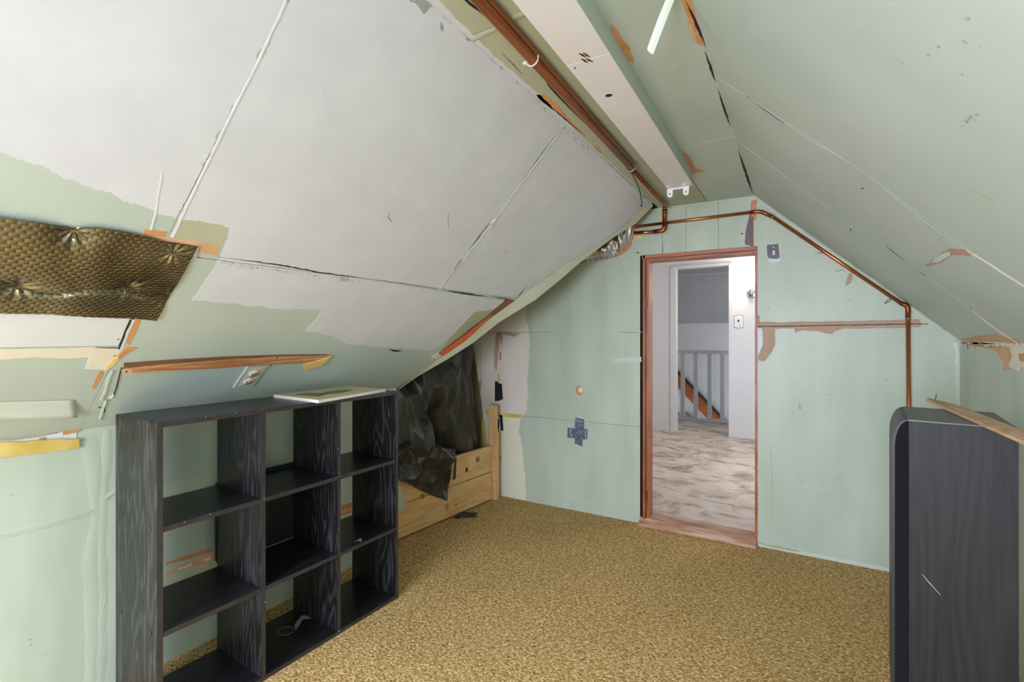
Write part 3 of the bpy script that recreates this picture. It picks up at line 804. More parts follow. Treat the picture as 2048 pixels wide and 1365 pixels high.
patch('bare_wood', KW, [(679, 1014), (704, 1005), (704, 1026), (679, 1032)], LATH, wl, jag=.002)
patch('torn_paper', KW, [(570, 900), (583, 898), (579, 905)], YPAPER, wl, jag=.001)
# exposed white joint and yellow filler roll at the crease
patch('exposed_joint', KW, [(-400, 908), (0, 884), (60, 877), (125, 865), (153, 862), (153, 882), (100, 884), (0, 893), (-400, 922)], BOARDW, wl, jag=.002, off=.002)
patch('torn_paper', KW, [(-100, 886), (0, 878), (40, 872), (120, 864), (126, 862), (100, 870), (40, 878), (0, 882), (-100, 892)], TAN, wl, jag=.003, off=.004)
patch('torn_paper', KW, [(124, 862), (150, 860), (165, 858), (150, 866), (126, 870)], ORANGEP, wl, jag=.002, off=.005)
patch('torn_paper', KW, [(78, 876), (90, 874), (89, 883), (78, 884)], TAN, wl, jag=.001, off=.005)
spots(KW, wl, [(25, 992), (60, 1280), (90, 1310), (62, 1290)], .004, SMUDGE)

# ---- right knee wall
wr = slab('wall_right', RW, [(YN, 0), (YE, 0), (YE, ZK1), (YN, ZK1)], DKBACK, None, -.0125, -.05)
struct(wr)
slab('panel', RW, [(YN, 0), (2.2, 0), (2.2, ZK1), (YN, ZK1)], GREEN_W, wr)
slab('panel', RW, [(2.203, 0), (YE, 0), (YE, ZK1), (2.203, ZK1)], GREEN_W, wr)
patch('torn_paper', RW, [(1922, 686), (1940, 692), (1990, 700), (2010, 730), (2006, 742), (2040, 735), (2060, 690), (2000, 688)], PEACH, wr, jag=.008, step=.012, off=.0008)
patch('torn_paper', RS, [(1922, 680), (1950, 672), (1990, 668), (2040, 682), (2040, 688), (1930, 686)], PEACH, wr, jag=.006, step=.012, off=.0008)
patch('torn_paper', RW, [(1934, 686), (1985, 690), (2020, 694), (2026, 712), (2018, 732), (2034, 740), (2060, 722), (2060, 690), (2000, 686)], BOARDC, wr, jag=.010, step=.012, off=.003)
crack(RW, [(1934, 687), (1936, 694), (1936, 700)], .010, wr)
crack(RW, [(1936, 690), (1980, 693), (2018, 694)], .004, wr)
patch('torn_paper', RW, [(2040, 710), (2070, 700), (2070, 730), (2044, 722)], ORANGEP, wr, jag=.006, off=.005)
ribbon('corner_tape', RW, [(3.53, .95), (3.53, 1.1), (3.525, 1.3)], .022, GREEN_W, wr, h=.005, jag=.004, px=False)
crack(RW, [(1921, 748), (1922, 756), (1923, 766)], .02, wr)

# ---- near gable wall with its window (behind the camera)
wn = struct(empty('wall_near', (0, YN, 0)))


def nearbox(x0, x1, z0, z1):
    return box('panel', x0, x1, YN - .1, YN, z0, z1, GREEN_W, wn)


nearbox(-2.75, -1.12, 0, 2.4); nearbox(.08, .85, 0, 2.4); nearbox(-1.12, .08, 0, .55); nearbox(-1.12, .08, 1.85, 2.4)
win = struct(empty('window_1', (-.52, YN, .55)))
for x0, x1, z0, z1 in ((-1.12, -1.07, .55, 1.85), (.03, .08, .55, 1.85), (-1.07, .03, .55, .60), (-1.07, .03, 1.80, 1.85)):
    box('window_frame', x0, x1, YN - .02, YN + .02, z0, z1, FRAMEW, win)
box('sash_bar', -.54, -.50, YN - .015, YN + .015, .60, 1.80, FRAMEW, win)

# unseen roof window added to the left slope (behind the camera) for its fill lamp
win2 = struct(empty('added_roof_window', tuple(LS.P(-.72, .94))))


def lsbar(a0, a1, b0, b1):
    v = [LS.P(a, b, n) for a in (a0, a1) for b in (b0, b1) for n in (.001, .03)]
    mesh('window_frame', v, BF, FRAMEW, win2)


lsbar(-1.23, -1.18, .53, 1.35); lsbar(-.26, -.21, .53, 1.35); lsbar(-1.18, -.26, .53, .57); lsbar(-1.18, -.26, 1.31, 1.35)
lsw = [LS.P(a, b, n) for a in (-1.18, -.26) for b in (.57, 1.31) for n in (.002, .006)]
mesh('pane', lsw, BF, mk('added_pane', [(215, 225, 232)], rough=.1), win2)

# ---- nook behind the valley edge
nk = struct(empty('wall_nook', (-2.65, 3.0, 0)))
box('panel', -2.70, -2.65, 2.2, YE, 0, 2.4, DKBACK, nk)
box('panel', -2.70, -2.33, 2.30, 2.34, 0, 2.4, DKBACK, nk)
yv0, yv1 = EDGE[-1][0], EDGE[0][0]
vA = [Vector((-2.70, yv0 - .05, ZK0 - .02)), LS.P(yv0 - .02, 0, -.05), LS.P(edge_y(.9) - .02, .9, -.05), LS.P(yv1 - .02, LLEN, -.02)]
vB = [Vector((p.x, YE, min(2.45, p.z + (YE - p.y)))) for p in vA]
mesh('panel', vA + vB, [(0, 1, 5, 4), (1, 2, 6, 5), (2, 3, 7, 6)], DKBACK, nk)
box('panel', -2.75, .85, YN - .1, YE + .1, 2.42, 2.46, DKBACK, nk)

# ================================================================== DOOR
door = struct(empty('door_1', ((DL + DR) / 2, YE + .05, 0)))
box('gap', -1.0, -.978, YE + .03, YE + .1, 0, 1.95, DARK, door)
box('jamb', -.978, -.962, YE - .014, YE + .12, .035, 1.945, JAMB, door, .002)
box('jamb', -.956, -.941, YE + .004, YE + .12, .035, 1.905, JAMB, door, .002)
box('door_stop', -.9625, -.9555, YE + .004, YE + .12, .035, 1.93, mk_grain('dark_jamb', (96, 50, 30), (130, 72, 46), 'z'), door)
box('jamb', -.252, -.238, YE - .006, YE + .12, 0, 1.945, JAMB, door)
box('head_casing', -.984, -.243, YE - .014, YE + .12, 1.918, 1.944, HEADW, door, .002)
box('head_stop', -.962, -.252, YE + .006, YE + .12, 1.899, 1.917, HEADW, door, .002)
for z in (1.56, .17):
    box('hinge', -.9625, -.949, YE - .004, YE + .006, z, z + .075, mk('hinge_brass%d' % int(z * 10), [(110, 70, 44)], rough=.4, metal=.6), door)
mesh('threshold', [(-1.0, YE - .05, 0), (DR + .005, YE - .05, 0), (DR + .005, YE - .05, .022), (-1.0, YE - .05, .022), (-1.0, YE + .0, .045), (DR + .005, YE + .0, .045),
                   (-1.0, YE + .13, .045), (DR + .005, YE + .13, .045), (-1.0, YE + .13, 0), (DR + .005, YE + .13, 0)],
     [(0, 1, 2, 3), (3, 2, 5, 4), (4, 5, 7, 6), (6, 7, 9, 8), (0, 3, 4, 6, 8), (1, 9, 7, 5, 2)], SILLW, door)

# ================================================================== HALL beyond the door
HZ, HP, HC = .03, 6.98, 2.335
hf = struct(box('floor_hall', -2.3, .6, YE + .11, 8.14, HZ - .05, HZ, PLY))
HFP = Plane((0, 0, HZ), (1, 0, 0), (0, 1, 0), (0, 0, 1))
for pts in ([(1302, 967), (1325, 974), (1355, 983)], [(1355, 985), (1400, 998), (1440, 1007), (1510, 1018)], [(1455, 980), (1510, 984)], [(1302, 940), (1330, 946)], [(1345, 940), (1402, 950)]):
    ribbon('floor_crack', HFP, pts, .012, TREAD, hf, h=.0006, jag=.003, taper=True)
struct(box('wall_hall_left', -2.3, -2.2, YE + .11, 9.9, 0, 2.45, HALLW))
hr_ = struct(empty('wall_hall_right', (.5, 5.3, 0)))
for y0, y1, z0, z1 in ((YE + .11, 4.5, 0, 2.45), (6.1, 9.9, 0, 2.45), (4.5, 6.1, 0, .55), (4.5, 6.1, 2.15, 2.45)):
    box('panel', .46, .56, y0, y1, z0, z1, HALLW, hr_)
struct(box('ceiling_hall', -2.3, .6, YE + .11, HP + .1, HC, HC + .05, HALLW))
wh = struct(empty('wall_hall_back', (-1.1, HP, 0)))
box('panel', -2.2, -1.535, HP, HP + .10, HZ, HC, HALLW, wh)
box('panel', -.80, .46, HP, HP + .10, HZ, HC, HALLW, wh)
box('panel', -1.535, -.80, HP, HP + .10, 2.305, HC, HALLW, wh)
dh = struct(empty('door_2', (-1.15, HP, HZ)))
box('jamb', -1.55, -1.475, HP - .018, HP + .12, HZ, 2.31, HALLW, dh, .003)
box('jamb', -.805, -.755, HP - .018, HP + .12, HZ, 2.31, HALLW, dh, .003)
box('head_casing', -1.475, -.805, HP - .012, HP + .12, 2.285, 2.315, HALLW, dh)
HB = Plane((0, HP, 0), (1, 0, 0), (0, 0, 1), (0, -1, 0))

# stair landing: far wall, knee line, slope, beam
struct(box('wall_landing', -2.3, .6, 9.58, 9.66, -1.2, 1.58, HALLW))
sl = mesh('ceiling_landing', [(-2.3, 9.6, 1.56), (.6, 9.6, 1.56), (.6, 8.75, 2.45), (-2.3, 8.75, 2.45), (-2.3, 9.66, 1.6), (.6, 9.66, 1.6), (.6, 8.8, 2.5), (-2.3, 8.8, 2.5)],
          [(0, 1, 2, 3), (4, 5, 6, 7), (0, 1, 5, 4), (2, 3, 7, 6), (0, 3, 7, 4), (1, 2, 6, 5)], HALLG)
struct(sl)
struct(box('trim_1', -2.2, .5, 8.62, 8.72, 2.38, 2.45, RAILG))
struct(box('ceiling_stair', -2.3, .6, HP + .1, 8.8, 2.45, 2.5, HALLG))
struct(box('floor_stair_well', -2.3, .6, 8.14, 9.7, -1.25, -1.2, TREAD))
struct(box('trim_2', -2.2, .46, 8.11, 8.14, -.4, HZ, HALLW))

ban = thing('banister', (-1.1, 8.03, HZ), 'pale grey banister of square balusters under a flat rail, beyond the far doorway', 'banister')
box('handrail', -2.0, .1, 7.99, 8.07, 1.075, 1.13, RAILG, ban, .006)
box('bottom_rail', -2.0, .1, 8.00, 8.06, HZ, HZ + .045, RAILG, ban, .004)
for u in (1340, 1365.5, 1391.5, 1419, 1444.5, 1463):
    d = sight(u, 700); x = d.x / d.y * 8.03
    box('baluster', x - .03, x + .03, 8.01, 8.05, HZ + .045, 1.075, RAILG, ban, .004)

FARP = Plane((0, 9.57, 0), (1, 0, 0), (0, 0, 1), (0, -1, 0))
sb = thing('stair_stringer', (-1.3, 9.57, 0), 'sloping brown stair board with a dark rail on top, seen between the balusters', 'stair board')
A0, A1 = FARP.pix(1330, 720), FARP.pix(1452, 848)
B0, B1 = FARP.pix(1330, 748), FARP.pix(1452, 876)
slab('board', FARP, [A0, A1, B1, B0], STRB, sb, .03, .002)
C0, C1 = FARP.pix(1330, 713), FARP.pix(1452, 840)
D0, D1 = FARP.pix(1330, 720), FARP.pix(1452, 847)
slab('rail', FARP, [C0, C1, D1, D0], STRD, sb, .06, .002)
st = thing('stair_step', (-1.5, 9.3, -.6), 'low grey stair step with a brown riser behind the leftmost balusters', 'stair step')
a, b = FARP.pix(1345, 822); c, d_ = FARP.pix(1362, 836)
box('riser', a, c, 9.40, 9.44, -.5, b, RISER, st)
a2, b2 = FARP.pix(1369, 822); c2, d2 = FARP.pix(1392, 838)
mesh('tread', [(a2, 9.38, -.5), (c2, 9.38, -.5), (c2, 9.38, d2), (a2 + .08, 9.38, b2 - .02), (a2, 9.38, b2), (a2, 9.5, -.5), (c2, 9.5, -.5), (c2, 9.5, d2), (a2 + .08, 9.5, b2 - .02), (a2, 9.5, b2)],
     [(0, 1, 2, 3, 4), (5, 6, 7, 8, 9), (0, 1, 6, 5), (1, 2, 7, 6), (2, 3, 8, 7), (3, 4, 9, 8), (4, 0, 5, 9)], TREAD, st)

# sconce (lit)
sx, sz = HB.pix(1503, 588)
sc = thing('wall_sconce', (sx, HP, sz), 'lit wall sconce with a round chrome base beside the hall doorway', 'lamp')
disc('base', (sx, HP - .001, sz), (0, -1, 0), .062, .012, CHROME, sc, 24, .055)
tube('arm', arc_path([(sx, HP - .012, sz), (sx, HP - .08, sz), (sx, HP - .08, sz + .03)], .03), .010, CHROME, sc, 10)
tube('cup', [(sx, HP - .08, sz + .02), (sx, HP - .08, sz + .03), (sx, HP - .08, sz + .065)], .02, CHROME, sc, 16, lambda i: (.018, .026, .026)[i])
bb = [(sx, HP - .08, sz + .065 + .085 * i / 8) for i in range(9)]
tube('bulb', bb, .03, BULB, sc, 16, lambda i: max(.004, .028 * math.sin(PI * (i + 1.2) / 9.4) ** .6))
pl_ = bpy.data.lights.new('sconce_light', 'POINT'); pl_.energy = 6; pl_.color = (1, .86, .68); pl_.shadow_soft_size = .03
plo = bpy.data.objects.new('sconce_light', pl_); COL.objects.link(plo); plo.location = (sx, HP - .16, sz + .14)

hx, hz = HB.pix(1477.5, 643.5)
sw = thing('switch_plate', (hx, HP, hz), 'white scalloped light switch plate on the hall wall below the sconce', 'switch')
sc_pts = []
for i in range(40):
    t = 2 * PI * i / 40
    c_, s_ = math.cos(t), math.sin(t)
    k = 1 / max(abs(c_) / .05, abs(s_) / .078)
    k *= 1 + .05 * math.cos(8 * t)
    sc_pts.append((hx + c_ * k, hz + s_ * k))
slab('plate', HB, sc_pts, PLASTW, sw, .008, .0005)
slab('plate_border', HB, [(hx + (p[0] - hx) * 1.14, hz + (p[1] - hz) * 1.10) for p in sc_pts], SMUDGE, sw, .004, .0003)
box('toggle', hx - .008, hx + .008, HP - .022, HP - .0085, hz - .004, hz + .024, DARK, sw)
disc('screw', (hx + .014, HP - .0085, hz - .05), (0, -1, 0), .008, .003, STEEL, sw, 10)

# ================================================================== CUBE SHELF
SX0, SX1, SY0, SY1, SZ = -2.157, -1.82, .811, 1.904, 1.077
T = .018
shelf = thing('cube_shelf', ((SX0 + SX1) / 2, (SY0 + SY1) / 2, 0), 'black woodgrain cube shelf of nine open cells standing against the left knee wall', 'shelf')
cw = (SY1 - SY0 - 4 * T) / 3
chh = (SZ - 4 * T) / 3


def shpanel(name, x0, x1, y0, y1, z0, z1, m):
    o = box(name, x0, x1 - .0012, y0, y1, z0, z1, m, shelf, .0008)
    # edge band along the front
    box('edge_band', x1 - .0012, x1, y0 + .0005, y1 - .0005, z0 + .0005, z1 - .0005, BLACKE, o) if False else None
    me = o.data
    me.materials.append(BLACKE)
    for p in me.polygons:
        if p.normal.x > .9:
            p.material_index = 1
    return o


for y in (SY0, SY1 - T):
    shpanel('side_panel', SX0, SX1, y, y + T, 0, SZ, BLACKW)
ys = [SY0 + T + i * (cw + T) for i in range(3)]
zs = [T + i * (chh + T) for i in range(3)]
shpanel('top_panel', SX0, SX1 - .001, SY0 + T, SY1 - T, SZ - T, SZ, BLACKH)
shpanel('bottom_panel', SX0, SX1 - .001, SY0 + T, SY1 - T, 0, T, BLACKH)
for i in (1, 2):
    shpanel('divider', SX0, SX1 - .001, ys[i] - T, ys[i], T, SZ - T, BLACKW)
for i in range(3):
    for j in (1, 2):
        shpanel('shelf_board', SX0, SX1 - .002, ys[i], ys[i] + cw, zs[j] - T, zs[j], BLACKH)
SIDE = Plane((0, SY0, 0), (1, 0, 0), (0, 0, 1), (0, -1, 0))
for z in (SZ - T / 2, zs[2] - T / 2, zs[1] - T / 2, T / 2):
    for x in (SX0 + .05, SX1 - .05):
        disc('bolt_cap', (x, SY0 - .0003, z), (0, -1, 0), .0075, .0016, BLACKE, shelf, 14, .006)
# round-cornered back board behind the centre cell
rb = []
by0, by1, bz0, bz1, br = 1.165, 1.60, .374, .742, .03
for cx_, cz_, a0 in ((by1 - br, bz1 - br, 0), (by0 + br, bz1 - br, 90), (by0 + br, bz0 + br, 180), (by1 - br, bz0 + br, 270)):
    for k in range(6):
        a = math.radians(a0 + 18 * k)
        rb.append((cx_ + br * math.cos(a), cz_ + br * math.sin(a)))
BKP = Plane((SX0, 0, 0), (0, 1, 0), (0, 0, 1), (-1, 0, 0))
slab('back_panel', BKP, rb, BACKB, shelf, .012, .0005)
# wear: ring mark and smear in the bottom middle cell, pale chips
BOT = Plane((0, 0, T), (1, 0, 0), (0, 1, 0), (0, 0, 1))
ra, rbb = BOT.pix(570, 1263)
tube('ring_mark', [BOT.P(ra + .036 * math.cos(2 * PI * k / 32), rbb + .030 * math.sin(2 * PI * k / 32), .0004) for k in range(33)], .0011, SCRATCH, shelf, 6)
patch('scuff_mark', BOT, [(588, 1250), (600, 1232), (612, 1231), (620, 1238), (604, 1240), (596, 1252), (590, 1262)], SCRATCH, shelf, off=.0006, jag=.003, step=.006, bottom=.0001)
MID = Plane((0, 0, zs[1]), (1, 0, 0), (0, 1, 0), (0, 0, 1))
patch('scuff_mark', MID, [(708, 1083), (720, 1075), (722, 1082), (712, 1080)], SCRATCH, shelf, off=.0006, jag=.002, step=.005, bottom=.0001)
chips = []
rnd = random.Random(4)
v = []; f = []
for k in range(46):
    y = rnd.choice([rnd.uniform(SY0, SY1), ys[1] - rnd.uniform(0, T), ys[2] - rnd.uniform(0, T), SY1 - rnd.uniform(0, T)])
    z = rnd.choice([zs[1] - .002, zs[2] - .002, SZ - .002, T - .002]) if rnd.random() < .5 else rnd.uniform(.05, 1.05)
    if not any(abs(y - q + T / 2) < T / 2 for q in (ys[1], ys[2], SY1)) and not any(abs(z - q) < .004 for q in (zs[1] - .002, zs[2] - .002, SZ - .002, T - .002)):
        continue
    r = rnd.uniform(.0008, .0022); b0 = len(v)
    for q in range(5):
        t = 2 * PI * q / 5
        v.append((SX1 + .0004, y + r * math.cos(t), z + r * math.sin(t)))
    f.append(tuple(range(b0, b0 + 5)))
ch = mesh('edge_chips', v, f, FLECK, shelf); ch['kind'] = 'stuff'

shelf.rotation_euler = (0, 0, math.radians(-2.0))

# ---- magazine on the shelf
TOPP = Plane((0, 0, SZ), (1, 0, 0), (0, 1, 0), (0, 0, 1))
c0 = [(-1.772, 1.384), (-2.118, 1.408), (-2.150, 1.862), (-1.835, 1.842)]
mag = thing('magazine', (-1.97, 1.62, SZ), 'large pale green magazine lying flat on the black cube shelf', 'magazine')
# slightly lifted curled sheets
def sheet(name, zb, zt, grow, m, curl):
    NX = 12
    vt = []; vb = []
    cxm = sum(p[0] for p in c0) / 4; cym = sum(p[1] for p in c0) / 4
    q = [(cxm + (p[0] - cxm) * grow, cym + (p[1] - cym) * grow) for p in c0]
    for i in range(NX + 1):
        for j in range(NX + 1):
            s, t = i / NX, j / NX
            x = (q[0][0] * (1 - s) + q[1][0] * s) * (1 - t) + (q[3][0] * (1 - s) + q[2][0] * s) * t
            y = (q[0][1] * (1 - s) + q[1][1] * s) * (1 - t) + (q[3][1] * (1 - s) + q[2][1] * s) * t
            cz = curl * (abs(2 * t - 1) ** 3 * .5 + abs(2 * s - 1) ** 4 * .3)
            vt.append((x, y, zt + cz)); vb.append((x, y, zb))
    N1 = NX + 1; off = N1 * N1; fs = []
    for i in range(NX):
        for j in range(NX):
            a = i * N1 + j
            fs.append((a, a + 1, a + N1 + 1, a + N1)); fs.append((off + a, off + a + N1, off + a + N1 + 1, off + a + 1))
        fs.append((i * N1, (i + 1) * N1, off + (i + 1) * N1, off + i * N1)); fs.append((i * N1 + NX, (i + 1) * N1 + NX, off + (i + 1) * N1 + NX, off + i * N1 + NX))
        fs.append((i, i + 1, off + i + 1, off + i)); fs.append((NX * N1 + i, NX * N1 + i + 1, off + NX * N1 + i + 1, off + NX * N1 + i))
    return mesh(name, vt + vb, fs, m, mag, True if False else False)


sheet('pages', SZ + .0005, SZ + .011, 1.0, PAGE, .003)
cv = sheet('cover', SZ + .0112, SZ + .0122, .985, COVER, .003)
CVP = Plane((0, 0, SZ + .0125), (1, 0, 0), (0, 1, 0), (0, 0, 1))
patch('cover_print', CVP, [(636, 790), (650, 785), (675, 781), (700, 780), (704, 781), (690, 785), (660, 789)], INK, cv, off=.0010, jag=0)
patch('cover_print', CVP, [(590, 790), (612, 787), (640, 787), (652, 790), (634, 794), (612, 792)], INK, cv, off=.0010, jag=0)

# ================================================================== SPEAKER
th = math.radians(-6)
SPO = Vector((.276, 1.833, 0))


def sp(p):
    x, y, z = p
    return SPO + Vector((x * math.cos(th) - y * math.sin(th), x * math.sin(th) + y * math.cos(th), z))


SD, SW, SH = .228, .335, 1.12
spk = thing('tower_speaker', tuple(sp((.11, .165, 0))), 'tall black woodgrain tower speaker with a dark curved front, by the right wall', 'speaker')
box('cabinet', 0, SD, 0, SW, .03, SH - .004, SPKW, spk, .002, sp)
box('top_panel', -.003, SD, -.0005, SW + .0005, SH - .004, SH, SPKT_LIT, spk, .0012, sp)
prof = [(0.0, .23), (-.039, .23)]
for k in range(11):
    a = PI / 2 * k / 10
    prof.append((-.039 + .037 * (1 - math.cos(a)), 1.035 + .083 * math.sin(a)))
prof += [(0.0, 1.118)]
n = len(prof)


def extrude(name, pr, y0, y1, m, par):
    n = len(pr)
    v = [sp((x, y0, z)) for x, z in pr] + [sp((x, y1, z)) for x, z in pr]
    f = [tuple(range(n)), tuple(range(2 * n - 1, n - 1, -1))] + [(i, (i + 1) % n, n + (i + 1) % n, n + i) for i in range(n)]
    return mesh(name, v, f, m, par)


# grille block with a lighter rim set round it
extrude('baffle', [(x if x > -.005 else x * .82, z if z < 1.0 else z - .005) for x, z in prof], .006, SW - .006, SPKG, spk)
rim_in = [(x * .80, z - (.006 if z > 1.0 else 0)) for x, z in prof[1:-1]]
rim_out = prof[1:-1]
for y0, y1 in ((.016, SW - .001),):
    pr = rim_out + rim_in[::-1]
    extrude('front_rim', pr, y0, y1, SPKB, spk)
box('plinth', -.034, 0, .004, SW - .004, .03, .226, SPKB, spk, .002, sp)
box('base', -.038, SD - .004, .002, SW - .002, 0, .03, SPKB, spk, .002, sp)
SPF = Plane(sp((0, 0, 0)), sp((1, 0, 0)) - sp((0, 0, 0)), (0, 0, 1), sp((0, -1, 0)) - sp((0, 0, 0)))
ribbon('scratch', SPF, [(1844, 1149), (1860, 1168), (1881, 1191)], .0028, SCRATCH, spk, h=.0003, jag=.0004, taper=True)
ribbon('edge_highlight_strip', SPF, [(.0015, .05), (.0015, 1.11)], .002, SCRATCH, spk, h=.0003, jag=0, step=.2, px=False) if False else None

# ---- wood strip across the speaker top
zt = SH + .0015
STP = Plane((0, 0, zt), (1, 0, 0), (0, 1, 0), (0, 0, 1))
tip = Vector((.430, 2.40)); far = Vector((.470, 1.30))
dv = (far - tip).normalized(); nv = Vector((-dv.y, dv.x))
ws = thing('wood_strip', ((tip.x + far.x) / 2, (tip.y + far.y) / 2, zt), 'thin raw wood strip with a pointed end lying across the black speaker top', 'wood strip')
W2 = .026
pts = [tip + nv * -.012, tip + dv * .05 + nv * -W2, far + nv * -W2, far + nv * W2, tip + dv * .16 + nv * W2]
n = 5
v = [(p.x, p.y, zt) for p in pts] + [(p.x, p.y, zt + .009) for p in pts]
mesh('board', v, [(4, 3, 2, 1, 0), (5, 6, 7, 8, 9)] + [(i, (i + 1) % n, n + (i + 1) % n, n + i) for i in range(n)], STRIPW, ws)
np_ = tip + dv * .06 - nv * .004
tube('nail', [(np_.x, np_.y, zt + .008), (np_.x + .004, np_.y, zt + .030)], .0012, DARK, ws, 6)

# ================================================================== PLANKS AND PLASTIC
def plx(y):
    return -2.544 + .101 * y


pk = thing('plank_barrier', (-2.25, 2.9, 0), 'low barrier of two pine planks nailed to a post, closing the eave opening', 'plank barrier')


def plank(z0, z1, y0, y1):
    v = []
    for y in (y0, y1):
        for z in (z0, z1):
            v += [(plx(y), y, z), (plx(y) - .024, y, z)]
    mesh('plank', v, [(0, 1, 3, 2), (4, 6, 7, 5), (0, 4, 5, 1), (2, 3, 7, 6), (0, 2, 6, 4), (1, 5, 7, 3)], PINE, pk)


plank(.012, .233, 2.345, 3.412)
plank(.2365, .452, 2.345, 3.412)
box('post', -2.236, -2.172, 3.418, 3.466, .0, .785, PINEV, pk, .003)
box('post_cleat', -2.172, -2.160, 3.420, 3.464, .0, .56, PINEV, pk, .002)
PKP = Plane((plx(0), 0, 0), (.101, 1, 0), (0, 0, 1), (1, -.101, 0))
ribbon('plank_joint', PKP, [(2.36, .2347), (3.39, .2347)], .005, DARK, pk, h=.0004, jag=.0005, px=False)
patch('tape_strip', PKP, [(909, 917), (913.5, 916), (911, 959), (905, 960)], TAPEK, pk, jag=.0008, off=.001)
patch('tape_strip', PKP, [(931, 936), (935.5, 935), (935.5, 944), (931, 945)], TAPEK, pk, jag=.0006, off=.001)
patch('knot', PKP, [(952, 916), (957, 913), (960, 919), (956, 926), (951, 923)], KNOT, pk, jag=.002, off=.0006)
patch('knot', PKP, [(841, 989), (848, 988), (851, 993), (845, 999), (840, 995)], KNOT, pk, jag=.002, off=.0006)
patch('knot', PKP, [(909, 1009), (914, 1008), (914, 1012), (910, 1013)], KNOT, pk, jag=.002, off=.0006)
patch('knot', PKP, [(890, 1012), (897, 1006), (897, 1020), (892, 1023)], LATH, pk, jag=.003, off=.0006)
for u, vv in ((986, 893), (990.5, 917), (986, 963)):
    d = sight(u, vv); t = (3.417) / d.y
    p = Vector((0, 0, CH)) + d * t
    disc('nail_head', (p.x, 3.418, p.z), (0, -1, 0), .004, .0012, DARK, pk, 8)


_fr = random.Random(21)
FOLDS = []
for wl_ in (.66, .50, .38, .29, .21, .14):
    a_ = _fr.uniform(0, PI)
    FOLDS.append((math.cos(a_) / wl_, math.sin(a_) / wl_, _fr.random(), wl_ * .20))


def crumple(p, k=1.0):
    """sum of sharp random folds: flat facets meeting in creases"""
    wx = p.x + .10 * noise.noise(p * 2.2); wy = p.y + .10 * noise.noise(p * 2.2 + Vector((5, 2, 8)))
    d = 0.0
    for fx_, fy_, ph, am in FOLDS:
        d += am * (abs(((wx * fx_ + wy * fy_ + ph + p.z) % 1) - .5) * 2 - .5)
    return k * d


def quad_grid(name, c, nu, nv, mat, parent, disp, thick=.0008):
    """c: four corners (tl, tr, br, bl) -> displaced sheet"""
    v = []; f = []
    tl, tr, br, bl = [Vector(p) for p in c]
    nrm = (tr - tl).cross(bl - tl).normalized()
    for i in range(nu + 1):
        for j in range(nv + 1):
            s, t = i / nu, j / nv
            p = (tl * (1 - s) + tr * s) * (1 - t) + (bl * (1 - s) + br * s) * t
            v.append(disp(p, s, t, nrm))
    for i in range(nu):
        for j in range(nv):
            a = i * (nv + 1) + j
            f.append((a, a + 1, a + nv + 2, a + nv + 1))
    o = mesh(name, v, f, mat, parent, True)
    if thick:
        m = o.modifiers.new('thickness', 'SOLIDIFY'); m.thickness = thick
    return o


PLX = Plane((-2.33, 0, 0), (0, 1, 0), (0, 0, 1), (1, 0, 0))


def onx(u, vv, x):
    d = sight(u, vv); t = x / d.x
    return Vector((0, 0, CH)) + d * t


sheetobj = thing('plastic_sheet', (-2.3, 2.8, .43), 'crumpled black plastic sheet hung over the eave opening beside the cube shelf', 'plastic sheet')
top_y = [(2.36, .99), (2.55, 1.10), (2.75, 1.22), (2.95, 1.34), (3.11, 1.42)]


def pdisp(p, s, t, nrm):
    # upper border follows the valley edge, right border leans to the plank end
    yT = 2.30 + s * (3.27 - 2.30)
    zT = 1.0 + (yT - 2.36) * .52
    yB = 2.30 + s * (3.33 - 2.30); zB = .40
    bow = .05 * math.sin(PI * t) * s
    y = yT + (yB - yT) * t + bow; z = zT + (zB - zT) * t
    q = Vector((y * 1.25 + z * .25, z * .55, 1.7))
    dpl = crumple(q, .9)
    # long folds fanning down from the top right corner
    ang = math.atan2(zT - z + .05, 3.35 - y)
    dpl += .012 * math.sin(ang * 11 + 2 * noise.noise(Vector((y * 2, z * 2, 5)))) * min(1, t * 2.5 + .15)
    x = -2.345 + .055 * s * t + dpl * (.35 + .65 * math.sin(PI * min(1, max(0, s))) ** .5) + .05 * math.sin(PI * t) * (1 - s)
    zlim = .47
    if z < zlim + .06:
        w_ = max(0.0, min(1.0, (zlim + .06 - z) / .08))
        x = x * (1 - w_) + min(x, plx(y) - .032) * w_
    x = min(x, -2.20 + .03 * s)
    # keep under the slope board
    lim = LS.O.x + (z - ZK0) * LV.x / LV.z
    if y < edge_y(max(0, (z - ZK0) / LV.z * LLEN)) + .01 and z > ZK0 - .02:
        x = min(x, lim - .06)
    if y < 2.42:
        x = min(x, -2.30)
    return Vector((x, y, z))


quad_grid('hung_sheet', [(0, 0, 1), (0, 1, 1), (0, 1, 0), (0, 0, 0)], 200, 150, PLASTIC, sheetobj, pdisp, 0)


FLAP_T = [(770, 905), (800, 893), (830, 900), (850, 890), (872, 893), (886, 893), (895, 905)]
FLAP_B = [(770, 955), (800, 962), (822, 972), (848, 985), (870, 994), (886, 1000), (893, 942)]


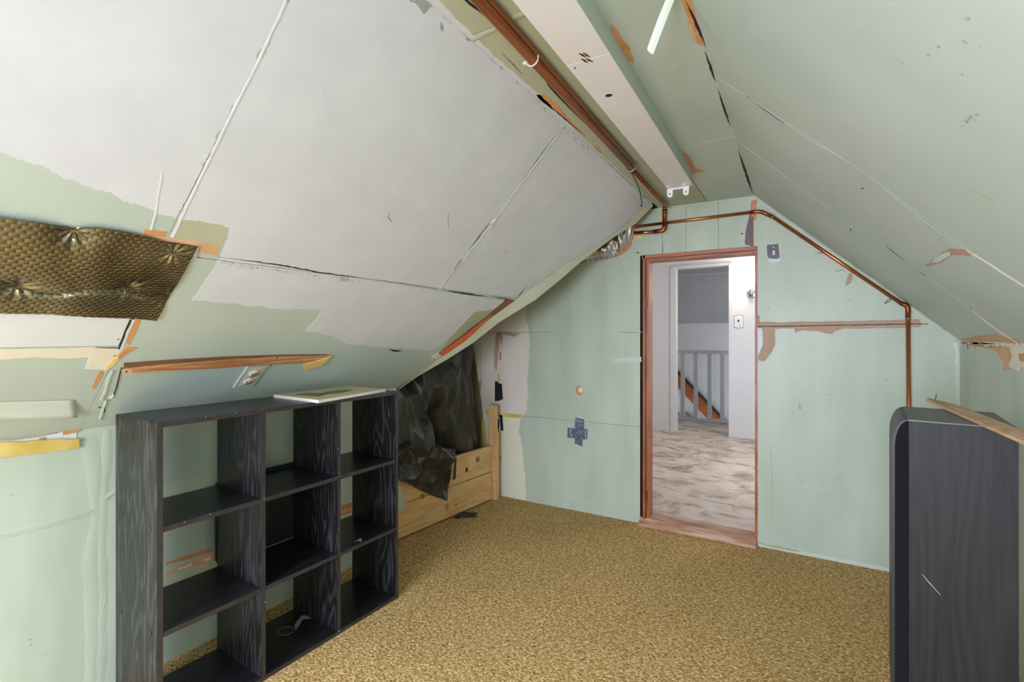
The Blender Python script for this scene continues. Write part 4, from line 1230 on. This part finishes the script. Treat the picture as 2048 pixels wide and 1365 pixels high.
def fdisp(p, s, t, nrm):
    k = s * (len(FLAP_T) - 1); i = min(int(k), len(FLAP_T) - 2); r = k - i
    uT = FLAP_T[i][0] * (1 - r) + FLAP_T[i + 1][0] * r; vT = FLAP_T[i][1] * (1 - r) + FLAP_T[i + 1][1] * r
    uB = FLAP_B[i][0] * (1 - r) + FLAP_B[i + 1][0] * r; vB = FLAP_B[i][1] * (1 - r) + FLAP_B[i + 1][1] * r
    u = uT * (1 - t) + uB * t; vv = vT * (1 - t) + vB * t
    a, b = PKP.pix(u, vv)
    q = PKP.P(a, b)
    dpl = .030 + crumple(Vector((q.y * 1.6, q.z * 1.2, 9)), .75) * math.sin(PI * min(1, .25 + .6 * t))
    dpl += .045 * (1 - t) ** 2
    return q + PKP.N * max(.006, dpl)


quad_grid('hanging_flap', [(0, 0, 1), (0, 1, 1), (0, 1, 0), (0, 0, 0)], 120, 80, PLASTIC, sheetobj, fdisp, .0008)


# bridge from hung sheet over plank tops to the flap
def gdisp(p, s, t, nrm):
    y = 2.40 + s * .40
    top = Vector((plx(y) - .05, y, .62 + .05 * math.sin(5 * s)))
    u, vv = FLAP_T[0][0] + (FLAP_T[-1][0] - FLAP_T[0][0]) * s, 0
    f0 = fdisp(None, s, .08, None)
    mid = top * (1 - t) + f0 * t
    mid.y = y * (1 - t) + f0.y * t
    mid.x += .03 * math.sin(PI * t) + crumple(Vector((mid.y * 2, mid.z * 2, 3)), .6) * math.sin(PI * t)
    mid.z += .02 * math.sin(PI * t) * math.sin(7 * s)
    if mid.y < 2.45:
        mid.x = max(mid.x, -2.27) if t > .5 else mid.x
    return mid


quad_grid('folded_edge', [(0, 0, 1), (0, 1, 1), (0, 1, 0), (0, 0, 0)], 80, 40, PLASTIC, sheetobj, gdisp, 0)

# tapes on end wall by the post
for i, (pts, lab) in enumerate((([(990, 763), (997, 764), (998, 802), (990, 803)], 'leftmost strip of the upper pair'), ([(997, 767), (1004, 768), (1006, 799), (998, 802)], 'right strip of the upper pair'),
                                ([(979, 838), (983, 838), (983, 857), (978, 858)], 'short piece left of the pine post'), ([(994, 838), (999, 840), (998, 860), (994, 859)], 'short piece just right of the pine post'), ([(999, 830), (1005, 831), (1007, 862), (1002, 862)], 'long slanted piece right of the pine post'))):
    o = patch('tape_piece', END, pts, TAPEK, None, off=.0022 + .0002 * i, bottom=.0016, jag=.0008)
    tag(o, 'black tape on bare board, ' + lab, 'tape')

# tape cross
tcx, tcz = END.pix(1155, 865)
tc_ = thing('tape_cross', (tcx, YE, tcz), 'cross of two dark blue-grey tape strips on the green wall left of the door', 'tape')
patch('strip', END, [(1135, 856), (1147, 857), (1176, 859), (1174.5, 880), (1150, 877), (1135, 876)], DUCT, tc_, off=.0016, bottom=.0008, jag=.0006)
patch('strip', END, [(1151, 835), (1169, 840), (1168, 862), (1166, 880), (1165, 894), (1150, 888), (1149, 862)], DUCT, tc_, off=.0022, bottom=.0017, jag=.0006)
patch('bulge', END, [(1147, 864), (1152, 859), (1160, 858), (1165, 866), (1163, 875), (1156, 877), (1150, 874)], DUCT, tc_, off=.006, bottom=.0022, jag=.001)
for pts in ([(1152, 840), (1154, 841), (1154, 843), (1152, 842)], [(1157, 841), (1160, 842), (1160, 844), (1157, 843)], [(1162, 842), (1165, 843), (1165, 845), (1162, 844)], [(1140, 860), (1141, 860), (1143, 874), (1142, 874)], [(1170, 862), (1171, 862), (1172, 877), (1171, 877)], [(1147, 880), (1148.5, 881), (1149.5, 888), (1148, 888)]):
    patch('fleck', END, pts, FLECK, tc_, off=.0026, bottom=.0018, jag=0)

# ================================================================== OUTLET, SWITCH BOX
oa, ob = LS.pix(500, 752)
out = thing('wall_outlet', tuple(LS.P(oa, ob)), 'ivory double outlet in a green painted plate below the bare wood lath', 'outlet')


def lsbox(name, a0, a1, b0, b1, n0, n1, m, par):
    v = [LS.P(a, b, n) for a in (a0, a1) for b in (b0, b1) for n in (n0, n1)]
    return mesh(name, v, BF, m, par)


lsbox('plate', oa - .046, oa + .046, ob - .072, ob + .072, .0005, .007, GREEN, out)
lsbox('receptacle', oa - .026, oa + .032, ob - .058, ob + .062, .0072, .0085, IVORY, out)
for db in (-.029, .027):
    fc = disc('socket_face', LS.P(oa + .002, ob + db, .0086), LS.N, .023, .004, IVORY, out, 24, .021)
    lsbox('slot', oa - .009, oa - .006, ob + db - .007, ob + db + .008, .0126, .0130, DARK, fc)
    lsbox('slot', oa + .007, oa + .010, ob + db - .007, ob + db + .008, .0126, .0130, DARK, fc)
    disc('ground_hole', LS.P(oa + .002, ob + db - .012, .0126), LS.N, .004, .0005, DARK, fc, 10)
disc('screw', LS.P(oa + .002, ob - .002, .0086), LS.N, .004, .0012, BROWNW, out, 10)

bx, bz = END.pix(1546, 506)
tb = thing('switch_box', (bx, YE, bz), 'dark plum switch plate in a ragged paint border, right of the door head', 'switch')
patch('paint_border', END, [(1531, 490), (1562, 485), (1563, 524), (1556, 527), (1541, 528), (1535, 522)], PALEG, tb, off=.002, bottom=.0008, jag=.002)
patch('plate', END, [(1533.5, 491), (1556, 488), (1558, 500), (1559, 515), (1554, 518), (1540, 518), (1535, 514)], PLUM, tb, off=.008, bottom=.002, jag=.0015)
patch('toggle', END, [(1545.5, 502), (1550, 501.5), (1550, 511), (1545.5, 511)], IVORY, tb, off=.013, bottom=.008, jag=0)
patch('screw', END, [(1546, 494), (1548, 494), (1548, 496.5), (1546, 496.5)], STEEL, tb, off=.010, bottom=.008, jag=0)
patch('torn_paper', END, [(1540, 518), (1552, 516), (1559, 519), (1557, 524), (1543, 525)], BOARDW, tb, off=.005, bottom=.002, jag=.003)

# ================================================================== LATH strip and yellow filler
a0, b0 = LS.pix(245, 734); a1, b1 = LS.pix(660, 709)
a2, b2 = LS.pix(246, 742); a3, b3 = LS.pix(604, 722)
lt = thing('exposed_lath', tuple(LS.P(.8, .34)), 'long bare orange-brown wood lath on the green slope above the outlet', 'wood lath')
la = LS.pts([(247, 734), (330, 727), (450, 718), (560, 711), (660, 709), (640, 716), (605, 724), (540, 726), (450, 732), (330, 739), (247, 743)])
slab('strip', LS, ragged(la, .0015, .02, 77), LATH, lt, .010, .0008)
la2 = LS.pts([(247, 726), (330, 720), (450, 713), (560, 709.5), (655, 708.5), (560, 711.5), (450, 718.5), (330, 727.5), (247, 734.5)])
slab('upper_edge', LS, ragged(la2, .0008, .02, 78), BROWNW, lt, .006, .0008)
patch('pale_tip', LS, [(240, 735), (262, 734), (262, 743), (244, 744)], PEACH, lt, off=.0108, bottom=.0101, jag=.002)
for u, vv in ((251, 739), (552, 712), (541, 727)):
    a, b = LS.pix(u, vv)
    disc('nail_head', LS.P(a, b, .0101), LS.N, .004, .0015, DARK, lt, 8)

yf = []
yp = KW.pts([(-420, 935), (0, 903), (60, 898), (100, 892), (155, 888)])
path = []
for (a, b), (a_, b_) in zip(yp, yp[1:]):
    for k in range(10):
        t = k / 10
        path.append(KW.P(a + (a_ - a) * t, b + (b_ - b) * t, .014))
path.append(KW.P(*yp[-1], .014))
rn = random.Random(3)
yf = patch('yellow_filler_strip', KW, [(-420, 915), (0, 886), (100, 879), (154, 877), (156, 896), (100, 902), (60, 908), (0, 914), (-420, 957)], YELLOW, None, off=.014, bottom=.0006, jag=.003, step=.014)
tag(yf, 'rough yellow filler strip along the top of the knee wall, left of the shelf', 'filler strip')

# ================================================================== PIPES
CZ = ZC - .03
p1 = thing('copper_pipe', (-.78, 2.5, CZ), 'dark brown copper pipe running along the flat ceiling and turning down at the door wall', 'pipe')
xk = lambda y: -.696 - .0265 * y
tube('sleeve', [(xk(y), y, CZ) for y in (-2.15, 0, 1.0, 2.0, 2.53)], .0165, SLEEVE, p1, 14)
tube('sleeve', [(xk(y) + .0155, y, CZ + .014) for y in (-2.15, 0, 1.0, 2.0, 2.5)], .009, SLEEVE, p1, 10)
PW = Plane((0, YE - .040, 0), (1, 0, 0), (0, 0, 1), (0, -1, 0))
xa, za = PW.pix(1329, 425); xb, zb = PW.pix(1329, 461); xd, zd = PW.pix(1268, 466.5)
ye = YE - .040
tube('bend', arc_path([(xk(2.53), 2.52, CZ), (xk(3.3), ye - .10, CZ), (xa, ye, za + .06), (xa, ye, zb + .05)], .05, 6), .0125, COPPERD, p1, 14)
tube('elbow', arc_path([(xa, ye, zb + .055), (xa, ye, zb), (xa - .075, ye, zb - .003)], .03, 8), .0155, COPPERD, p1, 14)
tube('branch', [(xa - .07, ye, zb - .003), (xd, ye, zd)], .0125, COPPER, p1, 14)
tube('coupling', [(xa, ye, za + .02), (xa, ye, za - .01)], .0155, COPPERD, p1, 14)
tube('strap', [(xk(2.53) - .03, 2.53, CZ + .026), (xk(2.53) - .022, 2.53, CZ - .008), (xk(2.53), 2.53, CZ - .02), (xk(2.53) + .022, 2.53, CZ - .008), (xk(2.53) + .03, 2.53, CZ + .026)], .003, STEEL, p1, 8)

PW2 = Plane((0, YE - .014, 0), (1, 0, 0), (0, 0, 1), (0, -1, 0))
g = [PW2.pix(1270, 454), PW2.pix(1517, 423), PW2.pix(1532, 425), PW2.pix(1808, 611), PW2.pix(1816, 628)]
y2 = YE - .0135
P3 = lambda ab: Vector((ab[0], y2, ab[1]))
p2 = thing('copper_pipe', (g[4][0], y2, .02), 'bright copper pipe crossing above the door, following the right slope and dropping behind the speaker', 'pipe')
A, B, Bm, C, D = [P3(q) for q in g]
xv = g[4][0]
D = Vector((xv, y2, g[4][1])); Eb = Vector((xv + .010, y2, .02))
tube('run', [A, B - (B - A).normalized() * .02], .0108, COPPER, p2, 14)
tube('elbow', arc_path([B - (B - A).normalized() * .045, B + (B - A).normalized() * .01, Bm + (C - Bm).normalized() * .05], .04, 7), .0128, COPPERD, p2, 14)
tube('run', [Bm + (C - Bm).normalized() * .045, C], .0108, COPPER, p2, 14)
cor = Vector((xv, y2, C.z - (xv - C.x) * .3))
tube('elbow', arc_path([C - (C - Bm).normalized() * .02, cor, Vector((xv, y2, cor.z - .07))], .05, 7), .0128, COPPERD, p2, 14)
tube('run', [Vector((xv, y2, cor.z - .065)), Eb], .0108, COPPER, p2, 14)
for pt, dr in ((B - (B - A).normalized() * .02, (B - A)), (Vector((xv, y2, cor.z - .07)), Vector((0, 0, 1))), (Bm + (C - Bm).normalized() * .05, C - Bm)):
    dr = dr.normalized()
    tube('solder_ring', [pt - dr * .002, pt + dr * .002], .0134, STEEL, p2, 14)
ck = P3(PW2.pix(1778, 600)); dr = (C - Bm).normalized(); nn = Vector((-dr.z, 0, dr.x))
tube('pipe_clip', [ck + nn * .024 + Vector((0, .010, 0)), ck + nn * .014 + Vector((0, -.004, 0)), ck + Vector((0, -.0145, 0)), ck - nn * .014 + Vector((0, -.004, 0)), ck - nn * .024 + Vector((0, .010, 0))], .0055, STEEL, p2, 8)

# cable
CBP = Plane((0, 0, ZC - .016), (1, 0, 0), (0, 1, 0), (0, 0, -1))
cp = [CBP.pix(u, vv) for u, vv in ((880, -60), (932, 0), (960, 22), (982, 41), (1000, 62), (1053, 106), (1088, 148), (1101, 175), (1157, 233), (1204, 277), (1232, 305), (1252, 328))]
path = [CBP.P(*q) for q in cp]
path = [path[0] + Vector((0, -.6, 0))] + path
PW3 = Plane((0, YE - .06, 0), (1, 0, 0), (0, 0, 1), (0, -1, 0))
path += [Vector((-.815, 2.85, 2.235)), Vector((-.88, 3.15, 2.20))]
for u, vv in ((1272, 400), (1277, 432)):
    q = PW3.pix(u, vv); path.append(PW3.P(*q))
cb = thing('black_cable', tuple(path[6]), 'thin black cable following the brown ceiling pipe and dropping to the foil', 'cable')
sm_ = []
for i in range(len(path) - 1):
    p0, p1_, p2_, p3_ = path[max(0, i - 1)], path[i], path[i + 1], path[min(len(path) - 1, i + 2)]
    for k in range(6):
        t = k / 6
        sm_.append(.5 * ((2 * p1_) + (p2_ - p0) * t + (2 * p0 - 5 * p1_ + 4 * p2_ - p3_) * t * t + (3 * p1_ - p0 - 3 * p2_ + p3_) * t ** 3))
sm_.append(path[-1])
tube('wire', sm_, .0032, CABLE, cb, 8)
for (u, vv) in ((1058, 102),):
    y = FLAT.pix(u, vv)[1]
    c = Vector((xk(y), y, CZ))
    tube('cable_tie', [c + Vector((.021 * math.cos(a), 0, .021 * math.sin(a))) for a in [2 * PI * k / 20 for k in range(21)]], .0025, TIE, cb, 6)
    box('tie_head', c.x - .032, c.x - .021, y - .005, y + .005, CZ - .010, CZ - .002, TIE, cb)

# ================================================================== FLUORESCENT FIXTURE
fx = thing('fluorescent_fixture', (-.565, 1.6, ZC), 'long white bare fluorescent light fixture with green painted sides on the flat ceiling', 'light fixture')
fz = 2.198
ky = lambda y: -.0185 * (y - 1.06)


def fxf(p):
    return Vector((p.x + ky(p.y), p.y, p.z))


fx0, fx1 = -.614, -.476
box('housing', fx0 + .002, fx1 - .002, .30, 2.84, fz + .004, ZC - .0005, GREEN, fx, 0, fxf)
box('cover_plate', fx0, fx1, .30, 1.384, fz, fz + .0035, FIXW, fx, .001, fxf)
box('cover_plate', fx0, fx1, 1.386, 2.845, fz, fz + .0035, FIXW, fx, .001, fxf)
FXP = Plane((0, 0, fz), (1, 0, 0), (0, 1, 0), (0, 0, -1))
a, b = FXP.pix(1217, 190)
disc('knockout', FXP.P(a, b, .0002), FXP.N, .011, .0015, DARK, fx, 20)
disc('knockout_rim', FXP.P(a, b, .0001), FXP.N, .014, .001, FLECK, fx, 20)
for (u, vv) in ((1164, 110), (1168, 112), (1172, 109), (1176, 112), (1168, 121), (1172, 123), (1177, 120), (1182, 122)):
    a, b = FXP.pix(u, vv)
    slab('vent_slot', FXP, [(a - .006, b - .012), (a - .001, b - .013), (a + .005, b + .006), (a, b + .008)], BROWNW, fx, .0008, .0001)
a, b = FXP.pix(1150, 136)
disc('screw', FXP.P(a, b, .0002), FXP.N, .003, .001, DARK, fx, 8)
HO = Plane((0, 2.846, 0), (1, 0, 0), (0, 0, 1), (0, -1, 0))
for u in (1340, 1372):
    a, b = HO.pix(u, 381)
    lh = []
    for k in range(13):
        t = PI + PI * k / 12
        lh.append((a + .0155 * math.cos(t), fz - .034 + .0155 * math.sin(t)))
    lh += [(a + .0155, fz - .0003), (a - .0155, fz - .0003)]
    h_ = slab('lamp_holder', HO, lh, PLASTW, fx, .004, -.014)
    disc('pin_socket', HO.P(a, fz - .033, .0041), HO.N, .0085, .002, GLASSY, h_, 16)
    disc('pin_hole', HO.P(a, fz - .033, .0062), HO.N, .0035, .0006, DARK, h_, 10)
    disc('holder_foot', FXP.P(a - .001, 2.80, .0002), FXP.N, .013, .003, PLASTW, fx, 16)
mesh('end_cap', [fxf(Vector(p)) for p in [(fx0 + .02, 2.8455, fz + .004), (fx1 - .02, 2.8455, fz + .004), (fx1 - .02, 2.8455, fz - .010), (fx0 + .02, 2.8455, fz - .010), (fx0 + .02, 2.8475, fz + .004), (fx1 - .02, 2.8475, fz + .004), (fx1 - .02, 2.8475, fz - .010), (fx0 + .02, 2.8475, fz - .010)]],
     [(0, 1, 2, 3), (4, 5, 6, 7), (0, 1, 5, 4), (1, 2, 6, 5), (2, 3, 7, 6), (3, 0, 4, 7)], FIXW, fx)

# hanging strip of tape from the flat ceiling
d0 = sight(1348, -20); d1 = sight(1300, 104)
pa = Vector((0, 0, CH)) + d0 * ((ZC - .002 - CH) / d0.z)
tb_ = ((ZC - .13) - CH) / d1.z
pb = Vector((0, 0, CH)) + d1 * tb_
v = []; f = []
side = Vector((.85, .5, .1)).normalized() * .011
for i in range(15):
    t = i / 14
    p = pa * (1 - t) + pb * t
    p.z += .004 * math.sin(PI * t)
    tw = side.copy(); tw.rotate(Matrix.Rotation(.9 * t, 3, 'Y'))
    v += [p - tw, p + Vector((0, 0, -.003)), p + tw]
for i in range(14):
    for k in range(2):
        a = i * 3 + k
        f.append((a, a + 1, a + 4, a + 3))
hs = mesh('hanging_tape', v, f, PALEG, None)
sm = hs.modifiers.new('thickness', 'SOLIDIFY'); sm.thickness = .0015
tag(hs, 'torn pale green tape strip hanging down from the flat ceiling right of the light fixture', 'tape')

# ================================================================== FOIL DUCT in the corner
fd = thing('foil_insulation', tuple(END.P(*END.pix(1225, 490))), 'crumpled silver foil insulation stuffed behind the valley edge above the door corner', 'foil')
ca, cb_, cc, cd = [END.P(*END.pix(u, vv), .02) for u, vv in ((1274, 440), (1212, 476), (1150, 524), (1232, 514))]


def foildisp(p, s, t, nrm):
    # s: along strip edge (top -> lower left); t: from strip to outer border
    ed0 = END.P(*END.pix(1272 - 128 * s, 436 + 84 * s), .045)
    px = [(1274, 444), (1266, 470), (1259, 494), (1243, 508), (1228, 514), (1190, 520), (1150, 525)]
    k = s * 6; i = min(int(k), 5); r = k - i
    u = px[i][0] * (1 - r) + px[i + 1][0] * r; vv = px[i][1] * (1 - r) + px[i + 1][1] * r
    ed1 = END.P(*END.pix(u, vv), .006)
    q = ed0 * (1 - t) + ed1 * t
    q.y -= .035 * math.sin(PI * t) + .9 * crumple(q * 3.5, .35) * math.sin(PI * min(1, max(.06, t)))
    q.y = min(q.y, YE - .004)
    return q


quad_grid('foil', [(0, 0, 1), (0, 1, 1), (0, 1, 0), (0, 0, 0)], 50, 30, FOIL, fd, foildisp, 0)
ep = [END.P(*END.pix(u, vv), .008) for u, vv in ((1273, 440), (1270, 455), (1264, 476), (1259, 494), (1250, 503), (1240, 509), (1229, 513.5))]
tube('paper_rim', arc_path(ep, .03, 3), .009, ORANGEP, fd, 8, None)
v = []; f = []
NP = 44
for i in range(NP + 1):
    t = i / NP
    u = 1232 - 78 * t; vv = 510 + 13 * t + 2 * math.sin(3 * t)
    z = .004 + (.012 if i % 2 else 0)
    a, b = END.pix(u, vv)
    v += [END.P(a, b + .012, z + .008), END.P(a, b - .022 + .004 * (i % 3), z)]
for i in range(NP):
    f.append((2 * i, 2 * i + 1, 2 * i + 3, 2 * i + 2))
pr = mesh('pleated_fringe', v, f, FOIL, fd)

# ================================================================== BUBBLE FOIL INSULATION on the left slope
TOPB = LS.pts([(-420, 385), (0, 428), (75, 437), (130, 449), (145, 453), (165, 450), (190, 449), (240, 456), (300, 471), (330, 481), (395, 491)])
BOTB = LS.pts([(-420, 668), (0, 620), (60, 621), (100, 622), (120, 624), (140, 626), (165, 628), (200, 630), (240, 633), (270, 635), (312, 639)])
TOPB[0] = (-.75, .950); BOTB[0] = (-.75, .622)
STAP = LS.pts([(146, 458), (36, 568), (345, 505), (256, 571), (335, 592)])


def polyat(L, s):
    k = s * (len(L) - 1); i = min(int(k), len(L) - 2); r = k - i
    return (L[i][0] * (1 - r) + L[i + 1][0] * r, L[i][1] * (1 - r) + L[i + 1][1] * r)


NS, NT = 760, 150
v = []; f = []
for i in range(NS + 1):
    s = i / NS
    s = .1 * s / .35 if s < .35 else .1 + .9 * (s - .35) / .65
    ta, ba = polyat(TOPB, s), polyat(BOTB, s)
    for j in range(NT + 1):
        t = j / NT
        a = ta[0] * (1 - t) + ba[0] * t; b = ta[1] * (1 - t) + ba[1] * t
        # bubbles in offset rows
        pit = .0150
        row = math.floor(b / .0107)
        ax = a / .0195 + (.5 if row % 2 else 0)
        dx = (ax - math.floor(ax) - .5); dy = (b / .0107 - row - .5)
        rr = math.hypot(dx, dy) * 2
        bub = .0019 * math.sqrt(max(0, 1 - rr * rr)) if rr < 1 else 0
        ke = min(1, (1 - s) * 2.4); ke = ke * ke * (3 - 2 * ke)
        # belly and fold
        edge = min(1, min(t, 1 - t) * 8)
        off = .006 + .006 * ke + .022 * math.sin(PI * min(1, t * 1.15)) * edge ** .5 * ke + .004 * noise.noise(Vector((a * 6, b * 6, 0)))
        fold = t - .70 - .05 * math.sin(7 * s)
        off -= .016 * math.exp(-(fold / .025) ** 2)
        for k, (sa, sb_) in enumerate(STAP):
            dd = math.hypot(a - sa, b - sb_); an = math.atan2(b - sb_, a - sa)
            w_ = math.exp(-(dd / .036) ** 2)
            off = off * (1 - .55 * w_) + w_ * min(1, dd / .02) * .0035 * math.sin(an * 9 + k)
            bub *= 1 - math.exp(-(dd / .022) ** 2)
        v.append(LS.P(a, b, max(.002, off) + bub))
for i in range(NS):
    for j in range(NT):
        k = i * (NT + 1) + j
        f.append((k, k + 1, k + NT + 2, k + NT + 1))
bi = thing('bubble_insulation', tuple(LS.P(.5, .78)), 'sheet of bronze bubble foil insulation stapled to the left slope', 'insulation')
mesh('foil_sheet', v, f, BUBBLE, bi, True)
for (a, b) in STAP[:3]:
    lsbox('staple', a - .008, a + .008, b - .0012, b + .0012, .006, .009, SILVER, bi)
e0, e1 = LS.pix(394, 489), LS.pix(372, 518)
patch('torn_corner', LS, [(380, 489), (398, 490), (392, 515), (372, 519)], GREYP, bi, off=.004, bottom=.0015, jag=.002)

# ================================================================== DEBRIS on the carpet
da, db = FLOOR.pix(925, 1031)
dpts = FLOOR.pts([(900, 1036), (915, 1027), (935, 1024), (950, 1027), (938, 1032), (950, 1034), (930, 1035), (912, 1037)])
de = mesh('plastic_scrap', [FLOOR.P(a + .03, b, .001) for a, b in dpts] + [FLOOR.P(.03 + da + (a - da) * .85, db + (b - db) * .85, .012 + .006 * math.sin(i * 2)) for i, (a, b) in enumerate(dpts)],
          [tuple(range(8)), tuple(range(8, 16))] + [(i, (i + 1) % 8, 8 + (i + 1) % 8, 8 + i) for i in range(8)], DEBRIS)
tag(de, 'small torn black plastic scrap on the carpet below the pine planks', 'scrap')
kp = FLOOR.pts([(798, 1085), (840, 1068), (850, 1072), (798, 1098)])
wb = slab('floor_board_edge', FLOOR, kp, SILLW, None, .003, -.001)
tag(wb, 'bare sliver of worn wood at the carpet edge by the shelf corner', 'wood sliver')
